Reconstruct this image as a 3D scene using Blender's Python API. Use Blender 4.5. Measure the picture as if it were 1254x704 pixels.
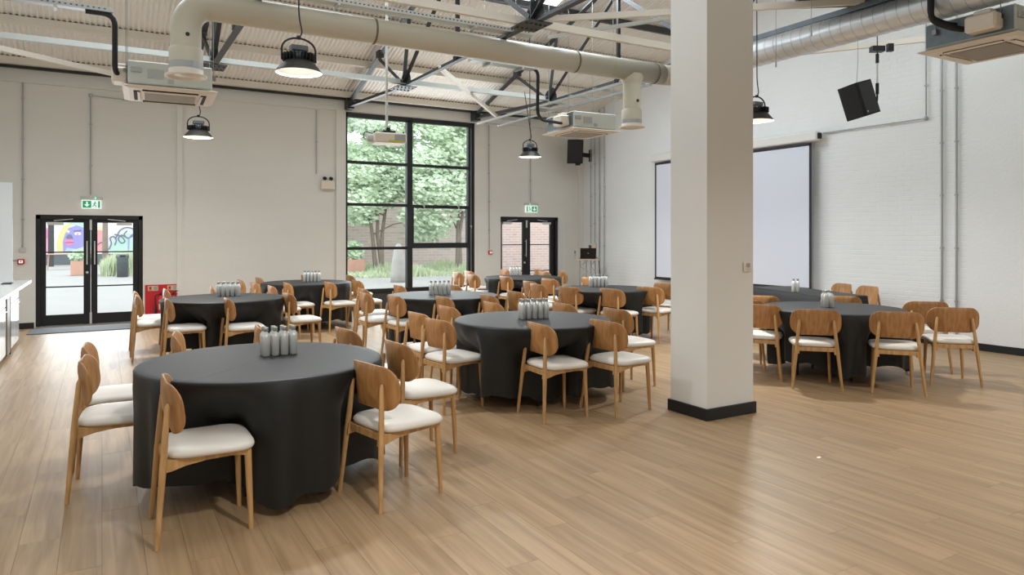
import bpy, bmesh, math, random
from math import sin, cos, pi, radians, sqrt, atan2, hypot
from mathutils import Vector, Matrix, Quaternion
random.seed(7)
scn = bpy.context.scene
for o in list(bpy.data.objects): bpy.data.objects.remove(o)
COL = scn.collection
# ---------------------------------------------------------------- camera
cd = bpy.data.cameras.new('camera'); cam = bpy.data.objects.new('camera', cd); COL.objects.link(cam)
cam.location = (0, 0, 1.58); cam.rotation_euler = (pi/2, 0, -radians(29.93))
cd.sensor_fit = 'HORIZONTAL'; cd.sensor_width = 36.0; cd.lens = 36.0*860/1254
cd.shift_x = (627-620)/1254; cd.shift_y = (288.5-352)/1254
cd.clip_start = .05; cd.clip_end = 300
scn.camera = cam
# ---------------------------------------------------------------- world
w = bpy.data.worlds.new('sky'); scn.world = w; w.use_nodes = True
nt = w.node_tree; nt.nodes.clear()
bg = nt.nodes.new('ShaderNodeBackground'); ow = nt.nodes.new('ShaderNodeOutputWorld')
bg.inputs[0].default_value = (.90, .96, 1.0, 1); bg.inputs[1].default_value = 2.7
nt.links.new(bg.outputs[0], ow.inputs[0])
# ---------------------------------------------------------------- view
vs = scn.view_settings; vs.view_transform = 'Standard'; vs.look = 'None'; vs.gamma = 1; vs.exposure = 0.0
vs.use_curve_mapping = False
# ---------------------------------------------------------------- large area lights
def area(name, loc, rot, sx, sy, power, col=(1, 1, 1), spread=180):
    l = bpy.data.lights.new(name, 'AREA'); l.shape = 'RECTANGLE'; l.size = sx; l.size_y = sy
    l.energy = power; l.color = col; l.spread = radians(spread)
    o = bpy.data.objects.new(name, l); COL.objects.link(o); o.location = loc; o.rotation_euler = rot
    return o
# daylight at the roof light, big window and door, plus added fill areas
area('added_fill_near', (4.0, -3.8, 2.3), (radians(90), 0, 0), 9.0, 3.0, 22, (.86, .96, 1.06))  # added soft fill from behind the camera; that wall has no window
area('added_fill_left', (-1.9, 3.0, 2.4), (radians(90), 0, radians(-90)), 7.0, 2.4, 28, (.84, .96, 1.0))  # added side fill for the ambient level; the left wall is solid
area('daylight_roof_light_a', (6.9, 9.4, 5.85), (radians(-17), 0, 0), 2.4, 1.6, 150, (.85, .96, 1.06))
area('added_fill_roof_b', (1.6, 4.6, 5.75), (radians(17), 0, 0), 5.0, 1.8, 60, (.86, .96, 1.06))  # added overhead fill, hung under closed roof sheets
area('added_fill_roof_c', (7.5, 4.0, 5.6), (radians(17), 0, 0), 3.0, 1.8, 80, (.84, .95, 1.0))  # added overhead fill on the right, no glazing above it
area('added_fill_roof_d', (1.2, 9.6, 5.7), (radians(-17), 0, 0), 4.0, 1.6, 145, (.85, .96, 1.07))  # added to brighten the back left; the roof is closed here
area('daylight_big_window', (5.93, 14.36, 2.3), (radians(-90), 0, 0), 2.9, 3.6, 120, (.9, .97, 1.0))
area('daylight_door', (-.17, 14.36, 1.0), (radians(-90), 0, 0), 1.4, 1.7, 32, (.9, .95, 1.0))
# ---------------------------------------------------------------- materials
def lin(c): return tuple(((v/255)/12.92 if v/255 <= .04045 else ((v/255+.055)/1.055)**2.4) for v in c)
MATS = {}
def mat(name, rgb, rough=.6, metal=0., bump=None, var=None, spec=.5, sheen=0., coat=0., emit=None, stretch=None):
    """rgb in sRGB 0-255; bump=(scale,strength); var=(scale,amount)"""
    m = bpy.data.materials.new(name); m.use_nodes = True; t = m.node_tree; b = t.nodes['Principled BSDF']
    c = lin(rgb)
    b.inputs['Base Color'].default_value = (*c, 1); b.inputs['Roughness'].default_value = rough
    b.inputs['Metallic'].default_value = metal; b.inputs['Specular IOR Level'].default_value = spec
    if sheen: b.inputs['Sheen Weight'].default_value = sheen
    if coat: b.inputs['Coat Weight'].default_value = coat
    if emit: b.inputs['Emission Color'].default_value = (*emit[0], 1); b.inputs['Emission Strength'].default_value = emit[1]
    if bump or var:
        g = t.nodes.new('ShaderNodeTexCoord'); mp = t.nodes.new('ShaderNodeMapping'); t.links.new(g.outputs['Object'], mp.inputs[0])
        if stretch: mp.inputs['Scale'].default_value = stretch
    if var:
        n = t.nodes.new('ShaderNodeTexNoise'); n.inputs['Scale'].default_value = var[0]; n.inputs['Detail'].default_value = 5
        t.links.new(mp.outputs[0], n.inputs[0])
        r = t.nodes.new('ShaderNodeMixRGB'); k = var[1]
        r.inputs[1].default_value = (*[max(0, v*(1-k)) for v in c], 1); r.inputs[2].default_value = (*[min(1, v*(1+k)) for v in c], 1)
        t.links.new(n.outputs[0], r.inputs[0]); t.links.new(r.outputs[0], b.inputs['Base Color'])
    if bump:
        n = t.nodes.new('ShaderNodeTexNoise'); n.inputs['Scale'].default_value = bump[0]; n.inputs['Detail'].default_value = 4
        t.links.new(mp.outputs[0], n.inputs[0])
        bp = t.nodes.new('ShaderNodeBump'); bp.inputs['Strength'].default_value = bump[1]; bp.inputs['Distance'].default_value = .02
        t.links.new(n.outputs[0], bp.inputs['Height']); t.links.new(bp.outputs[0], b.inputs['Normal'])
    MATS[name] = m
    return m
M_back = mat('painted_block_back', (232, 229, 221), .75, bump=(9, .12), var=(1.3, .03), stretch=(1, 1, 4))
M_white = mat('painted_plaster', (232, 230, 224), .7, bump=(14, .06), var=(1.1, .03))
M_brickw = mat('white_painted_brick', (236, 237, 236), .6, bump=(25, .15), var=(2, .03))
M_roof = mat('cream_roof_sheet', (240, 234, 226), .6, var=(.8, .04))
M_purlin = mat('cream_steel', (232, 224, 210), .5, var=(4, .04))
M_purlinw = mat('white_steel', (196, 197, 190), .5)
M_dark = mat('dark_grey_steel', (62, 63, 64), .5, bump=(60, .1), var=(12, .2))
M_grey = mat('galvanised_dark_steel', (112, 120, 124), .42, metal=.6, var=(14, .2))
M_black = mat('black_powder_coat', (24, 26, 28), .4, var=(6, .1))
M_blackm = mat('black_matt', (22, 23, 24), .75)
M_base = mat('black_skirting', (26, 27, 29), .5, var=(5, .1))
M_galv = mat('galvanised_spiral', (226, 230, 232), .36, metal=.55, var=(9, .12))
M_galvd = mat('zinc_conduit', (178, 180, 178), .4, metal=.7)
M_duct = mat('cream_painted_duct', (202, 195, 176), .5, var=(2, .04), bump=(20, .03))
M_ring = mat('duct_joint_tape', (120, 108, 90), .8, var=(40, .4))
M_acw = mat('off_white_plastic', (232, 220, 204), .45)
M_acg = mat('pale_sheet_metal', (206, 210, 202), .45, var=(5, .04))
M_acd = mat('grey_filter_grille', (160, 150, 138), .7, bump=(300, .3))
M_cloth = mat('charcoal_polyester', (14, 16, 16), .55, spec=.48, sheen=.05, bump=(4, .10), var=(2, .08))
M_seat = mat('cream_vinyl', (230, 224, 214), .42, bump=(30, .03))
M_steel = mat('brushed_steel', (220, 220, 216), .36, metal=.5, var=(5, .08), stretch=(1, 1, .1))
M_lamp = mat('lamp_shade_bronze', (46, 44, 40), .45)
M_ref = mat('lamp_reflector', (240, 238, 230), .4)
M_lens = mat('lamp_lens', (255, 250, 240), .5, emit=((1, .98, .93), 9.0))
M_mat = mat('entrance_mat_fibre', (112, 118, 122), .95, bump=(120, .6), var=(60, .25))
M_red = mat('signal_red', (205, 34, 44), .5)
M_green = mat('sign_green', (20, 150, 90), .5, emit=(lin((20, 150, 90)), .55))
M_signw = mat('sign_white', (240, 245, 245), .5, emit=((.9, 1, .97), .55))
M_screen = mat('projection_fabric', (226, 229, 240), .8)
M_sb = mat('screen_black_border', (48, 46, 50), .8)
M_pane_dark = mat('laptop_screen', (16, 17, 20), .2)
M_tan = mat('pale_birch_board', (205, 185, 160), .5, var=(8, .06))
M_label = mat('yellow_label', (206, 196, 50), .6)
M_print = mat('printed_paper', (206, 200, 168), .7)
M_gloss = mat('white_gloss_door', (226, 228, 228), .12)
M_top = mat('white_stone_worktop', (226, 228, 226), .25, var=(6, .03))
M_olive = mat('bronze_trim', (104, 94, 72), .4)
M_pave = mat('pale_paving', (170, 167, 166), .9, bump=(3, .2), var=(.8, .07))
M_terra = mat('terracotta_planter', (206, 160, 142), .8, var=(5, .1))
M_obrick = None
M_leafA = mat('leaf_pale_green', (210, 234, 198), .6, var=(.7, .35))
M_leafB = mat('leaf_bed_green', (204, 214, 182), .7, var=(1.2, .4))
M_bark = mat('grey_bark', (136, 124, 112), .9, bump=(20, .6), var=(6, .25))
M_rock = mat('grey_standing_stone', (176, 172, 168), .9, bump=(6, .5), var=(4, .12))
M_hose = mat('black_pipe_insulation', (34, 36, 38), .7, bump=(30, .25))
M_wire = mat('steel_wire', (150, 150, 146), .4, metal=.6)
M_gold = mat('green_led', (60, 240, 150), .4, emit=((.1, 1, .45), 4))

def wood(name, c1, c2, axis_scale, rough, scale=6.0, rnd=.0):
    m = bpy.data.materials.new(name); m.use_nodes = True; t = m.node_tree; b = t.nodes['Principled BSDF']
    g = t.nodes.new('ShaderNodeTexCoord'); mp = t.nodes.new('ShaderNodeMapping'); mp.inputs['Scale'].default_value = axis_scale
    t.links.new(g.outputs['Object'], mp.inputs[0])
    n = t.nodes.new('ShaderNodeTexNoise'); n.inputs['Scale'].default_value = scale; n.inputs['Detail'].default_value = 7
    n.inputs['Distortion'].default_value = .4
    t.links.new(mp.outputs[0], n.inputs[0])
    r = t.nodes.new('ShaderNodeValToRGB'); r.color_ramp.elements[0].position = .32; r.color_ramp.elements[1].position = .68
    r.color_ramp.elements[0].color = (*lin(c1), 1); r.color_ramp.elements[1].color = (*lin(c2), 1)
    t.links.new(n.outputs[0], r.inputs[0]); t.links.new(r.outputs[0], b.inputs['Base Color'])
    b.inputs['Roughness'].default_value = rough
    if rnd:
        oi = t.nodes.new('ShaderNodeObjectInfo'); hs = t.nodes.new('ShaderNodeHueSaturation')
        mr = t.nodes.new('ShaderNodeMapRange'); mr.inputs[3].default_value = 1-rnd; mr.inputs[4].default_value = 1+rnd
        t.links.new(oi.outputs['Random'], mr.inputs[0]); t.links.new(mr.outputs[0], hs.inputs['Value'])
        t.links.new(r.outputs[0], hs.inputs['Color']); t.links.new(hs.outputs[0], b.inputs['Base Color'])
    return m
M_oak = wood('oak_legs', (178, 134, 84), (204, 162, 108), (9, 9, 1), .42, 5, .07)
M_ply = wood('oak_plywood', (156, 108, 62), (190, 140, 88), (5, 5, .8), .38, 6, .07)

# oak-look floor: colour per plank from its place in the laying pattern
PW, PL = .185, 1.22
def floor_mat():
    m = bpy.data.materials.new('oak_floor_plank'); m.use_nodes = True; t = m.node_tree; b = t.nodes['Principled BSDF']
    L = t.links.new
    def math_(op, a, bb=None):
        n = t.nodes.new('ShaderNodeMath'); n.operation = op
        for i, v in enumerate((a, bb)):
            if v is None: continue
            if isinstance(v, (int, float)): n.inputs[i].default_value = v
            else: L(v, n.inputs[i])
        return n.outputs[0]
    g = t.nodes.new('ShaderNodeNewGeometry'); s = t.nodes.new('ShaderNodeSeparateXYZ'); L(g.outputs['Position'], s.inputs[0])
    row = math_('FLOOR', math_('DIVIDE', s.outputs[0], PW))
    off = math_('MULTIPLY', math_('FRACT', math_('MULTIPLY', math_('ADD', row, 200), .381)), PL)
    colm = math_('FLOOR', math_('DIVIDE', math_('ADD', s.outputs[1], off), PL))
    cmb = t.nodes.new('ShaderNodeCombineXYZ'); L(row, cmb.inputs[0]); L(colm, cmb.inputs[1])
    wn = t.nodes.new('ShaderNodeTexWhiteNoise'); wn.noise_dimensions = '2D'; L(cmb.outputs[0], wn.inputs['Vector'])
    va = t.nodes.new('ShaderNodeVectorMath'); va.operation = 'MULTIPLY_ADD'; L(wn.outputs['Color'], va.inputs[0])
    va.inputs[1].default_value = (9, 9, 9)
    mp = t.nodes.new('ShaderNodeMapping'); mp.inputs['Scale'].default_value = (16, .8, 1); L(g.outputs['Position'], mp.inputs[0]); L(mp.outputs[0], va.inputs[2])
    n = t.nodes.new('ShaderNodeTexNoise'); n.inputs['Scale'].default_value = 1.0; n.inputs['Detail'].default_value = 9; n.inputs['Distortion'].default_value = .8
    n.inputs['Roughness'].default_value = .6
    L(va.outputs[0], n.inputs[0])
    r = t.nodes.new('ShaderNodeValToRGB'); r.color_ramp.elements[0].position = .30; r.color_ramp.elements[1].position = .62
    r.color_ramp.elements[0].color = (*lin((146, 118, 86)), 1); r.color_ramp.elements[1].color = (*lin((176, 147, 112)), 1)
    L(n.outputs[0], r.inputs[0])
    hs = t.nodes.new('ShaderNodeHueSaturation'); mr = t.nodes.new('ShaderNodeMapRange'); mr.inputs[3].default_value = .95; mr.inputs[4].default_value = 1.05
    L(wn.outputs['Value'], mr.inputs[0]); L(mr.outputs[0], hs.inputs['Value']); L(r.outputs[0], hs.inputs['Color'])
    L(hs.outputs[0], b.inputs['Base Color'])
    b.inputs['Roughness'].default_value = .42; b.inputs['Specular IOR Level'].default_value = .5
    bp = t.nodes.new('ShaderNodeBump'); bp.inputs['Strength'].default_value = .08; bp.inputs['Distance'].default_value = .01
    L(n.outputs[0], bp.inputs['Height']); L(bp.outputs[0], b.inputs['Normal'])
    return m
M_floor = floor_mat()
def brick_mat(name, c1, c2, cm, ax, bw=.45, rh=.15, ms=.014):
    m = bpy.data.materials.new(name); m.use_nodes = True; t = m.node_tree; b = t.nodes['Principled BSDF']
    g = t.nodes.new('ShaderNodeNewGeometry'); s = t.nodes.new('ShaderNodeSeparateXYZ'); c = t.nodes.new('ShaderNodeCombineXYZ')
    t.links.new(g.outputs['Position'], s.inputs[0]); t.links.new(s.outputs[ax], c.inputs[0]); t.links.new(s.outputs[2], c.inputs[1])
    k = t.nodes.new('ShaderNodeTexBrick'); t.links.new(c.outputs[0], k.inputs[0])
    k.inputs['Color1'].default_value = (*lin(c1), 1); k.inputs['Color2'].default_value = (*lin(c2), 1); k.inputs['Mortar'].default_value = (*lin(cm), 1)
    k.inputs['Scale'].default_value = 1; k.inputs['Brick Width'].default_value = bw; k.inputs['Row Height'].default_value = rh; k.inputs['Mortar Size'].default_value = ms
    t.links.new(k.outputs[0], b.inputs['Base Color']); b.inputs['Roughness'].default_value = .9
    return m
M_obrick = brick_mat('old_pink_brick', (214, 192, 184), (198, 176, 170), (212, 206, 202), 0)
M_ybrick = brick_mat('yard_brick', (206, 172, 160), (190, 160, 156), (206, 198, 192), 0, .225, .075, .009)
def glass_mat():
    m = bpy.data.materials.new('window_glass'); m.use_nodes = True; t = m.node_tree; t.nodes.remove(t.nodes['Principled BSDF'])
    out = t.nodes['Material Output']; tr = t.nodes.new('ShaderNodeBsdfTransparent'); gl = t.nodes.new('ShaderNodeBsdfGlossy')
    gl.inputs['Roughness'].default_value = .03; tr.inputs[0].default_value = (.96, .98, .97, 1)
    fr = t.nodes.new('ShaderNodeFresnel'); fr.inputs[0].default_value = 1.45; mx = t.nodes.new('ShaderNodeMixShader')
    t.links.new(fr.outputs[0], mx.inputs[0]); t.links.new(tr.outputs[0], mx.inputs[1]); t.links.new(gl.outputs[0], mx.inputs[2])
    t.links.new(mx.outputs[0], out.inputs[0])
    return m
M_glass = glass_mat()
# ---------------------------------------------------------------- object helpers
def tag(o, label=None, cat=None, group=None, kind=None):
    if label: o['label'] = label
    if cat: o['category'] = cat
    if group: o['group'] = group
    if kind: o['kind'] = kind
    return o
def empty(name, loc=(0, 0, 0), rz=0, label=None, cat=None, group=None, kind=None):
    o = bpy.data.objects.new(name, None); o.empty_display_size = .1; COL.objects.link(o)
    o.location = loc; o.rotation_euler = (0, 0, rz); return tag(o, label, cat, group, kind)
class MB:
    def __init__(s): s.v = []; s.f = []; s.sm = []
    def add(s, vs, fs, smooth=False):
        n = len(s.v); s.v += [tuple(p) for p in vs]; s.f += [tuple(i+n for i in f) for f in fs]; s.sm += [smooth]*len(fs); return s
    def box(s, c, d, mx=None, bev=0):
        x, y, z = (d[0]/2, d[1]/2, d[2]/2)
        if bev:
            b = min(bev, x*.9, y*.9, z*.9); vs = []
            # chamfered box: three rectangles sets
            for sx in (-1, 1):
                for sy in (-1, 1):
                    for sz in (-1, 1):
                        vs += [(sx*x, sy*(y-b), sz*(z-b)), (sx*(x-b), sy*y, sz*(z-b)), (sx*(x-b), sy*(y-b), sz*z)]
            bm = bmesh.new(); bv = [bm.verts.new(p) for p in vs]; r = bmesh.ops.convex_hull(bm, input=bv)
            bmesh.ops.dissolve_limit(bm, angle_limit=.02, verts=bm.verts, edges=bm.edges)
            bm.verts.index_update(); P = [Vector(v.co) for v in bm.verts]; F = [[v.index for v in f.verts] for f in bm.faces]; bm.free()
        else:
            P = [Vector((i*x, j*y, k*z)) for i in (-1, 1) for j in (-1, 1) for k in (-1, 1)]
            F = [(0, 1, 3, 2), (4, 6, 7, 5), (0, 4, 5, 1), (2, 3, 7, 6), (0, 2, 6, 4), (1, 5, 7, 3)]
        if mx: P = [mx @ p for p in P]
        c = Vector(c); return s.add([p+c for p in P], F)
    def bar(s, a, b, wd, h, up=(0, 0, 1)):
        a, b = Vector(a), Vector(b); d = b-a; L = d.length; x = d.normalized(); u = Vector(up)
        if abs(x.dot(u)) > .98: u = Vector((1, 0, 0))
        y = u.cross(x).normalized(); z = x.cross(y)
        m = Matrix((x, y, z)).transposed()
        return s.box((a+b)/2, (L, wd, h), m)
    def angle(s, a, b, w_, t_=.008, up=(0, 0, 1)):   # an L-section
        a, b = Vector(a), Vector(b); x = (b-a).normalized(); u = Vector(up)
        if abs(x.dot(u)) > .98: u = Vector((0, 1, 0))
        y = u.cross(x).normalized(); z = x.cross(y)
        s.bar(a-z*w_/2, b-z*w_/2, w_, t_, z); s.bar(a+y*w_/2, b+y*w_/2, t_, w_, z); return s
    def tube(s, pts, r, n=8, cap=True):
        pts = [Vector(p) for p in pts]; k = len(pts); rs = r if isinstance(r, (list, tuple)) else [r]*k
        vs = []; fs = []; prev = None
        for i, p in enumerate(pts):
            d = (pts[min(i+1, k-1)]-pts[max(i-1, 0)]).normalized()
            if prev is None:
                a = Vector((0, 0, 1)) if abs(d.z) < .9 else Vector((1, 0, 0)); u = a.cross(d).normalized()
            else:
                u = (prev-d*prev.dot(d)).normalized()
            prev = u; v_ = d.cross(u)
            for j in range(n):
                t = 2*pi*j/n; vs.append(p+(u*cos(t)+v_*sin(t))*rs[i])
        for i in range(k-1):
            for j in range(n):
                a = i*n+j; b = i*n+(j+1) % n; fs.append((a, b, b+n, a+n))
        s.add(vs, fs, True)
        if cap: s.add(vs[:n], [tuple(range(n-1, -1, -1))]); s.add(vs[-n:], [tuple(range(n))])
        return s
    def lathe(s, prof, c=(0, 0, 0), n=24, smooth=True, capb=False, capt=False):
        vs = []; fs = []
        for r, z in prof:
            for j in range(n): vs.append((c[0]+r*cos(2*pi*j/n), c[1]+r*sin(2*pi*j/n), c[2]+z))
        for i in range(len(prof)-1):
            for j in range(n):
                a = i*n+j; b = i*n+(j+1) % n; fs.append((a, b, b+n, a+n))
        if capb: fs.append(tuple(range(n-1, -1, -1)))
        if capt: fs.append(tuple(range((len(prof)-1)*n, len(prof)*n)))
        return s.add(vs, fs, smooth)
    def prism(s, pts, th, plane='xz', off=0.):
        """outline pts (a,b) extruded by th along the missing axis, starting at off"""
        def P(a, b, c):
            return (a, c, b) if plane == 'xz' else ((c, a, b) if plane == 'yz' else (a, b, c))
        n = len(pts); vs = [P(a, b, off) for a, b in pts]+[P(a, b, off+th) for a, b in pts]
        fs = [tuple(range(n-1, -1, -1)), tuple(range(n, 2*n))]+[(i, (i+1) % n, n+(i+1) % n, n+i) for i in range(n)]
        return s.add(vs, fs)
    def build(s, name, m, parent=None, loc=None):
        me = bpy.data.meshes.new(name); me.from_pydata(s.v, [], s.f); me.polygons.foreach_set('use_smooth', s.sm)
        bm = bmesh.new(); bm.from_mesh(me); bmesh.ops.recalc_face_normals(bm, faces=bm.faces); bm.to_mesh(me); bm.free()
        me.materials.append(m); o = bpy.data.objects.new(name, me); COL.objects.link(o)
        if parent: o.parent = parent
        if loc: o.location = loc
        return o
def inst(o, name, parent, loc, rz=None):
    c = o.copy(); c.name = name; COL.objects.link(c); c.parent = parent; c.location = loc
    if rz is not None: c.rotation_euler = (0, 0, rz)
    return c
def copy_tree(o, parent=None):
    c = o.copy(); COL.objects.link(c); c.parent = parent
    for ch in list(o.children): copy_tree(ch, c)
    return c
B_, R_, XL = 14.4, 10.5, -2.0
def zr(y):  # underside of the roof
    return 4.45+.305*(14.3-y) if y >= 7.1 else 4.45+.305*(y+.1)
# ================================================================ STRUCTURE
# ---- floor: sub-floor slab with planks laid on it
fl = empty('floor', kind='structure')
MB().box((4.25, 5.2, -.06), (12.6, 18.6, .114)).build('subfloor', M_bark, fl)
def vis(x, y, z=0):
    Z = x*.499+y*.8666; X = x*.8666-y*.499
    if Z < .5: return False
    px = 620+860*X/Z; py = 288.5-860*(z-1.58)/Z
    return -60 < px < 1320 and py < 800
planks = []; rest = MB()
for r in range(int(XL/PW)-1, int(R_/PW)+1):
    off = (((r+200)*.381) % 1)*PL
    k0 = int((-4+off)/PL)-1
    for k in range(k0, k0+18):
        x0, x1 = max(r*PW, XL), min((r+1)*PW, R_); y0, y1 = max(k*PL-off, -4), min((k+1)*PL-off, B_+.1)
        if x1-x0 < .02 or y1-y0 < .02: continue
        planks.append((hypot((x0+x1)/2, (y0+y1)/2), vis((x0+x1)/2, (y0+y1)/2), x0, x1, y0, y1))
planks.sort(key=lambda p: (not p[1], p[0]))
def plank_geo(mb, x0, x1, y0, y1, c=(0, 0)):
    g = .0002; b = .0006
    X0, X1, Y0, Y1 = x0+g-c[0], x1-g-c[0], y0+g-c[1], y1-g-c[1]
    vs = [(X0, Y0, -.003), (X1, Y0, -.003), (X1, Y1, -.003), (X0, Y1, -.003), (X0+b, Y0+b, 0), (X1-b, Y0+b, 0), (X1-b, Y1-b, 0), (X0+b, Y1-b, 0)]
    mb.add(vs, [(4, 5, 6, 7), (0, 1, 5, 4), (1, 2, 6, 5), (2, 3, 7, 6), (3, 0, 4, 7)])
cache = {}
for i, (d, v, x0, x1, y0, y1) in enumerate(planks):
    if i < 300:
        key = (round(x1-x0, 4), round(y1-y0, 4))
        if key in cache: inst(cache[key], 'plank', fl, (x0, y0, 0))
        else:
            mb = MB(); plank_geo(mb, x0, x1, y0, y1, (x0, y0)); cache[key] = mb.build('plank', M_floor, fl, (x0, y0, 0))
    else: plank_geo(rest, x0, x1, y0, y1)
o = rest.build('plank_field', M_floor, fl); o['kind'] = 'stuff'
# ---- back wall with openings
D1 = (-.983, .647, 1.94); W1 = (4.42, 7.445, 4.17); D2 = (8.135, 9.781, 2.03)
wb = empty('wall_back', kind='structure')
mb = MB()
def seg(x0, x1, z0, z1, y0=B_, y1=B_+.3): mb.box(((x0+x1)/2, (y0+y1)/2, (z0+z1)/2), (x1-x0, y1-y0, z1-z0))
seg(XL-.2, D1[0], 0, 4.9); seg(D1[0], D1[1], D1[2], 4.9); seg(D1[1], W1[0], 0, 4.9); seg(W1[0], W1[1], W1[2], 4.9)
seg(W1[1], D2[0], 0, 4.9); seg(D2[0], D2[1], D2[2], 4.9); seg(D2[1], R_+.2, 0, 4.9)
mb.build('block_wall', M_back, wb)
mb = MB(); seg(XL, 4.1, 4.17, 4.5, B_-.05, B_); seg(4.1, 7.6, 4.18, 4.5, B_-.05, B_); seg(7.6, R_, 4.2, 4.5, B_-.05, B_); mb.build('ring_beam', M_white, wb)
mb = MB(); seg(D1[1], 4.2, 0.0, 1.9, B_-.012, B_); seg(W1[1]+.06, D2[0], 0, 1.9, B_-.012, B_); seg(D2[1]+.2, 10.36, 0, 1.9, B_-.012, B_)
seg(XL, D1[0], 0, 1.9, B_-.012, B_); mb.build('lower_wall_face', M_back, wb)
for i, (a, b) in enumerate(((1.205, 1.30), (4.2, 4.39), (10.36, 10.5))):
    MB().box(((a+b)/2, B_-.03, 2.1), (b-a, .06, 4.2)).build('pilaster', M_back, wb)
# ---- right wall: painted brick
wr = empty('wall_right', kind='structure')
MB().prism([(-4, -.1), (B_+.3, -.1), (B_+.3, 4.9), (B_, zr(B_)+.1), (7.1, zr(7.1)+.1), (-.1, zr(-.1)+.1), (-4, 4.6)], .3, 'yz', R_+.003).build('wall_body', M_brickw, wr)
bricks = []
BW, BH = .225, .075
for rr in range(0, 88):
    z0 = rr*BH; o_ = (rr % 2)*BW/2
    kx = int(-4/BW)
    for k in range(kx, int(B_/BW)+1):
        y0 = k*BW+o_; y1 = y0+BW
        if y1 > B_ or z0+BH > zr((y0+y1)/2)-.02 or z0 < .1: continue
        bricks.append((y0, z0))
bv = []
for q in range(8):
    m_ = MB(); j = lambda a=.002: random.uniform(-a, a)
    g = .003; dp = .0014+random.uniform(0, .0018)
    Y0, Y1, Z0, Z1 = g+j(), BW-g+j(), g*.9+j(.0015), BH-g*.9+j(.0015); e = .004
    m_.add([(0, Y0, Z0), (0, Y1, Z0), (0, Y1, Z1), (0, Y0, Z1), (-dp+j(.0004), Y0+e, Z0+e), (-dp+j(.0004), Y1-e, Z0+e), (-dp+j(.0004), Y1-e, Z1-e), (-dp+j(.0004), Y0+e, Z1-e)],
           [(4, 5, 6, 7), (0, 1, 5, 4), (1, 2, 6, 5), (2, 3, 7, 6), (3, 0, 4, 7)], False)
    bv.append(m_)
def bkey(p):
    ok = 4.35 < p[0] < 8 and p[1] < 4.2
    return (not ok, hypot(R_, p[0]))
bricks.sort(key=bkey)
proto = {}; rest = MB()
for i, (y0, z0) in enumerate(bricks):
    q = random.randrange(8)
    if i < 300:
        if q in proto: inst(proto[q], 'brick', wr, (R_+.003, y0, z0))
        else: proto[q] = bv[q].build('brick', M_brickw, wr, (R_+.003, y0, z0))
    else:
        m_ = bv[q]; rest.add([(v[0]+R_+.003, v[1]+y0, v[2]+z0) for v in m_.v], m_.f)
o = rest.build('brick_field', M_brickw, wr); o['kind'] = 'stuff'
# shallow brick pier nearer the camera
MB().box((R_-.012, 4.6, 2.3), (.024, 1.4, 4.6)).build('pier', M_brickw, wr)
# ---- left and near walls, ceiling
wl = MB().prism([(-4, -.1), (B_+.3, -.1), (B_+.3, 4.9), (7.1, zr(7.1)+.1), (-.1, 4.6), (-4, 4.6)], -.2, 'yz', XL).build('wall_left', M_white); wl['kind'] = 'structure'
wn = MB().box((4.25, -4.1, 2.2), (13, .2, 4.7)).build('wall_front', M_white); wn['kind'] = 'structure'
ce = empty('ceiling', kind='structure')
MB().box((4.25, -2.1, 4.5), (13, 4.0, .1)).build('flat_ceiling', M_white, ce)
def sheet(y0, y1, wd=.912):
    m_ = MB(); n = 12*8; vs = []
    for y in (y0, y1):
        for i in range(n+1):
            vs.append((wd*i/n, y, zr(y)+.014+.014*cos(2*pi*i/8)))
    m_.add(vs, [(i, i+1, n+2+i, n+1+i) for i in range(n)], True); return m_
rows = [(14.5, 12.3), (12.3, 10.42), (10.42, 8.55), (8.55, 7.1), (7.1, 3.2), (3.2, -.2)]
for ri, (a, b) in enumerate(rows):
    p0 = None
    for k in range(14):
        x0 = XL-.1+k*.912
        if ri == 2 and k in (8, 9): continue     # the roof light
        if p0 is None: p0 = sheet(b, a).build('roof_sheet', M_roof, ce, (x0, 0, 0))
        else: inst(p0, 'roof_sheet', ce, (x0, 0, 0))
# roof light: glazed panel
x0 = XL-.1+8*.912
M_rl = mat('roof_light_glazing', (235, 240, 245), .4, emit=((.86, .93, 1.0), .85))
MB().prism([(10.42, zr(10.42)+.05), (8.55, zr(8.55)+.05), (8.55, zr(8.55)+.07), (10.42, zr(10.42)+.07)], 2*.912, 'yz', x0).build('roof_light', M_rl, ce)
for y in (14.05, 12.85, 11.5, 9.0, 7.4, 5.5, 3.5, 1.5):
    z = zr(y)-.06
    MB().box((4.25, y, z), (12.5, .05, .12)).box((4.25, y+.03, z-.055), (12.5, .07, .01)).build('purlin', M_purlin, ce)
    MB().box((4.25, y+.01, zr(y)+.012), (12.5, .02, .022)).build('gap_shade_bar', M_dark, ce)  # dark bar stands in for the shade in the gaps above the purlin
MB().box((4.25, 10.38, zr(10.38)-.06), (12.5, .06, .12)).build('purlin', M_dark, ce)
# eave angle
mb = MB().box((4.25, B_-.1, 4.425), (12.4, .06, .07)); o = mb.build('trim_1', M_dark); o['kind'] = 'structure'
# skirting boards
def skirt(name, a, b, h=.1, t=.02):
    o = MB().bar((a[0], a[1], h/2), (b[0], b[1], h/2), t, h).build(name, M_base); o['kind'] = 'structure'
skirt('baseboard_back', (XL, B_-.022), (D1[0]-.02, B_-.022)); skirt('baseboard_back', (D1[1]+.02, B_-.03), (W1[0], B_-.03))
skirt('baseboard_back', (W1[1], B_-.03), (D2[0]-.02, B_-.03)); skirt('baseboard_back', (D2[1]+.02, B_-.03), (R_-.02, B_-.03))
skirt('baseboard_right', (R_-.014, 5.32), (R_-.014, B_-.05)); skirt('baseboard_right', (R_-.036, -3.9), (R_-.036, 5.32))
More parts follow.
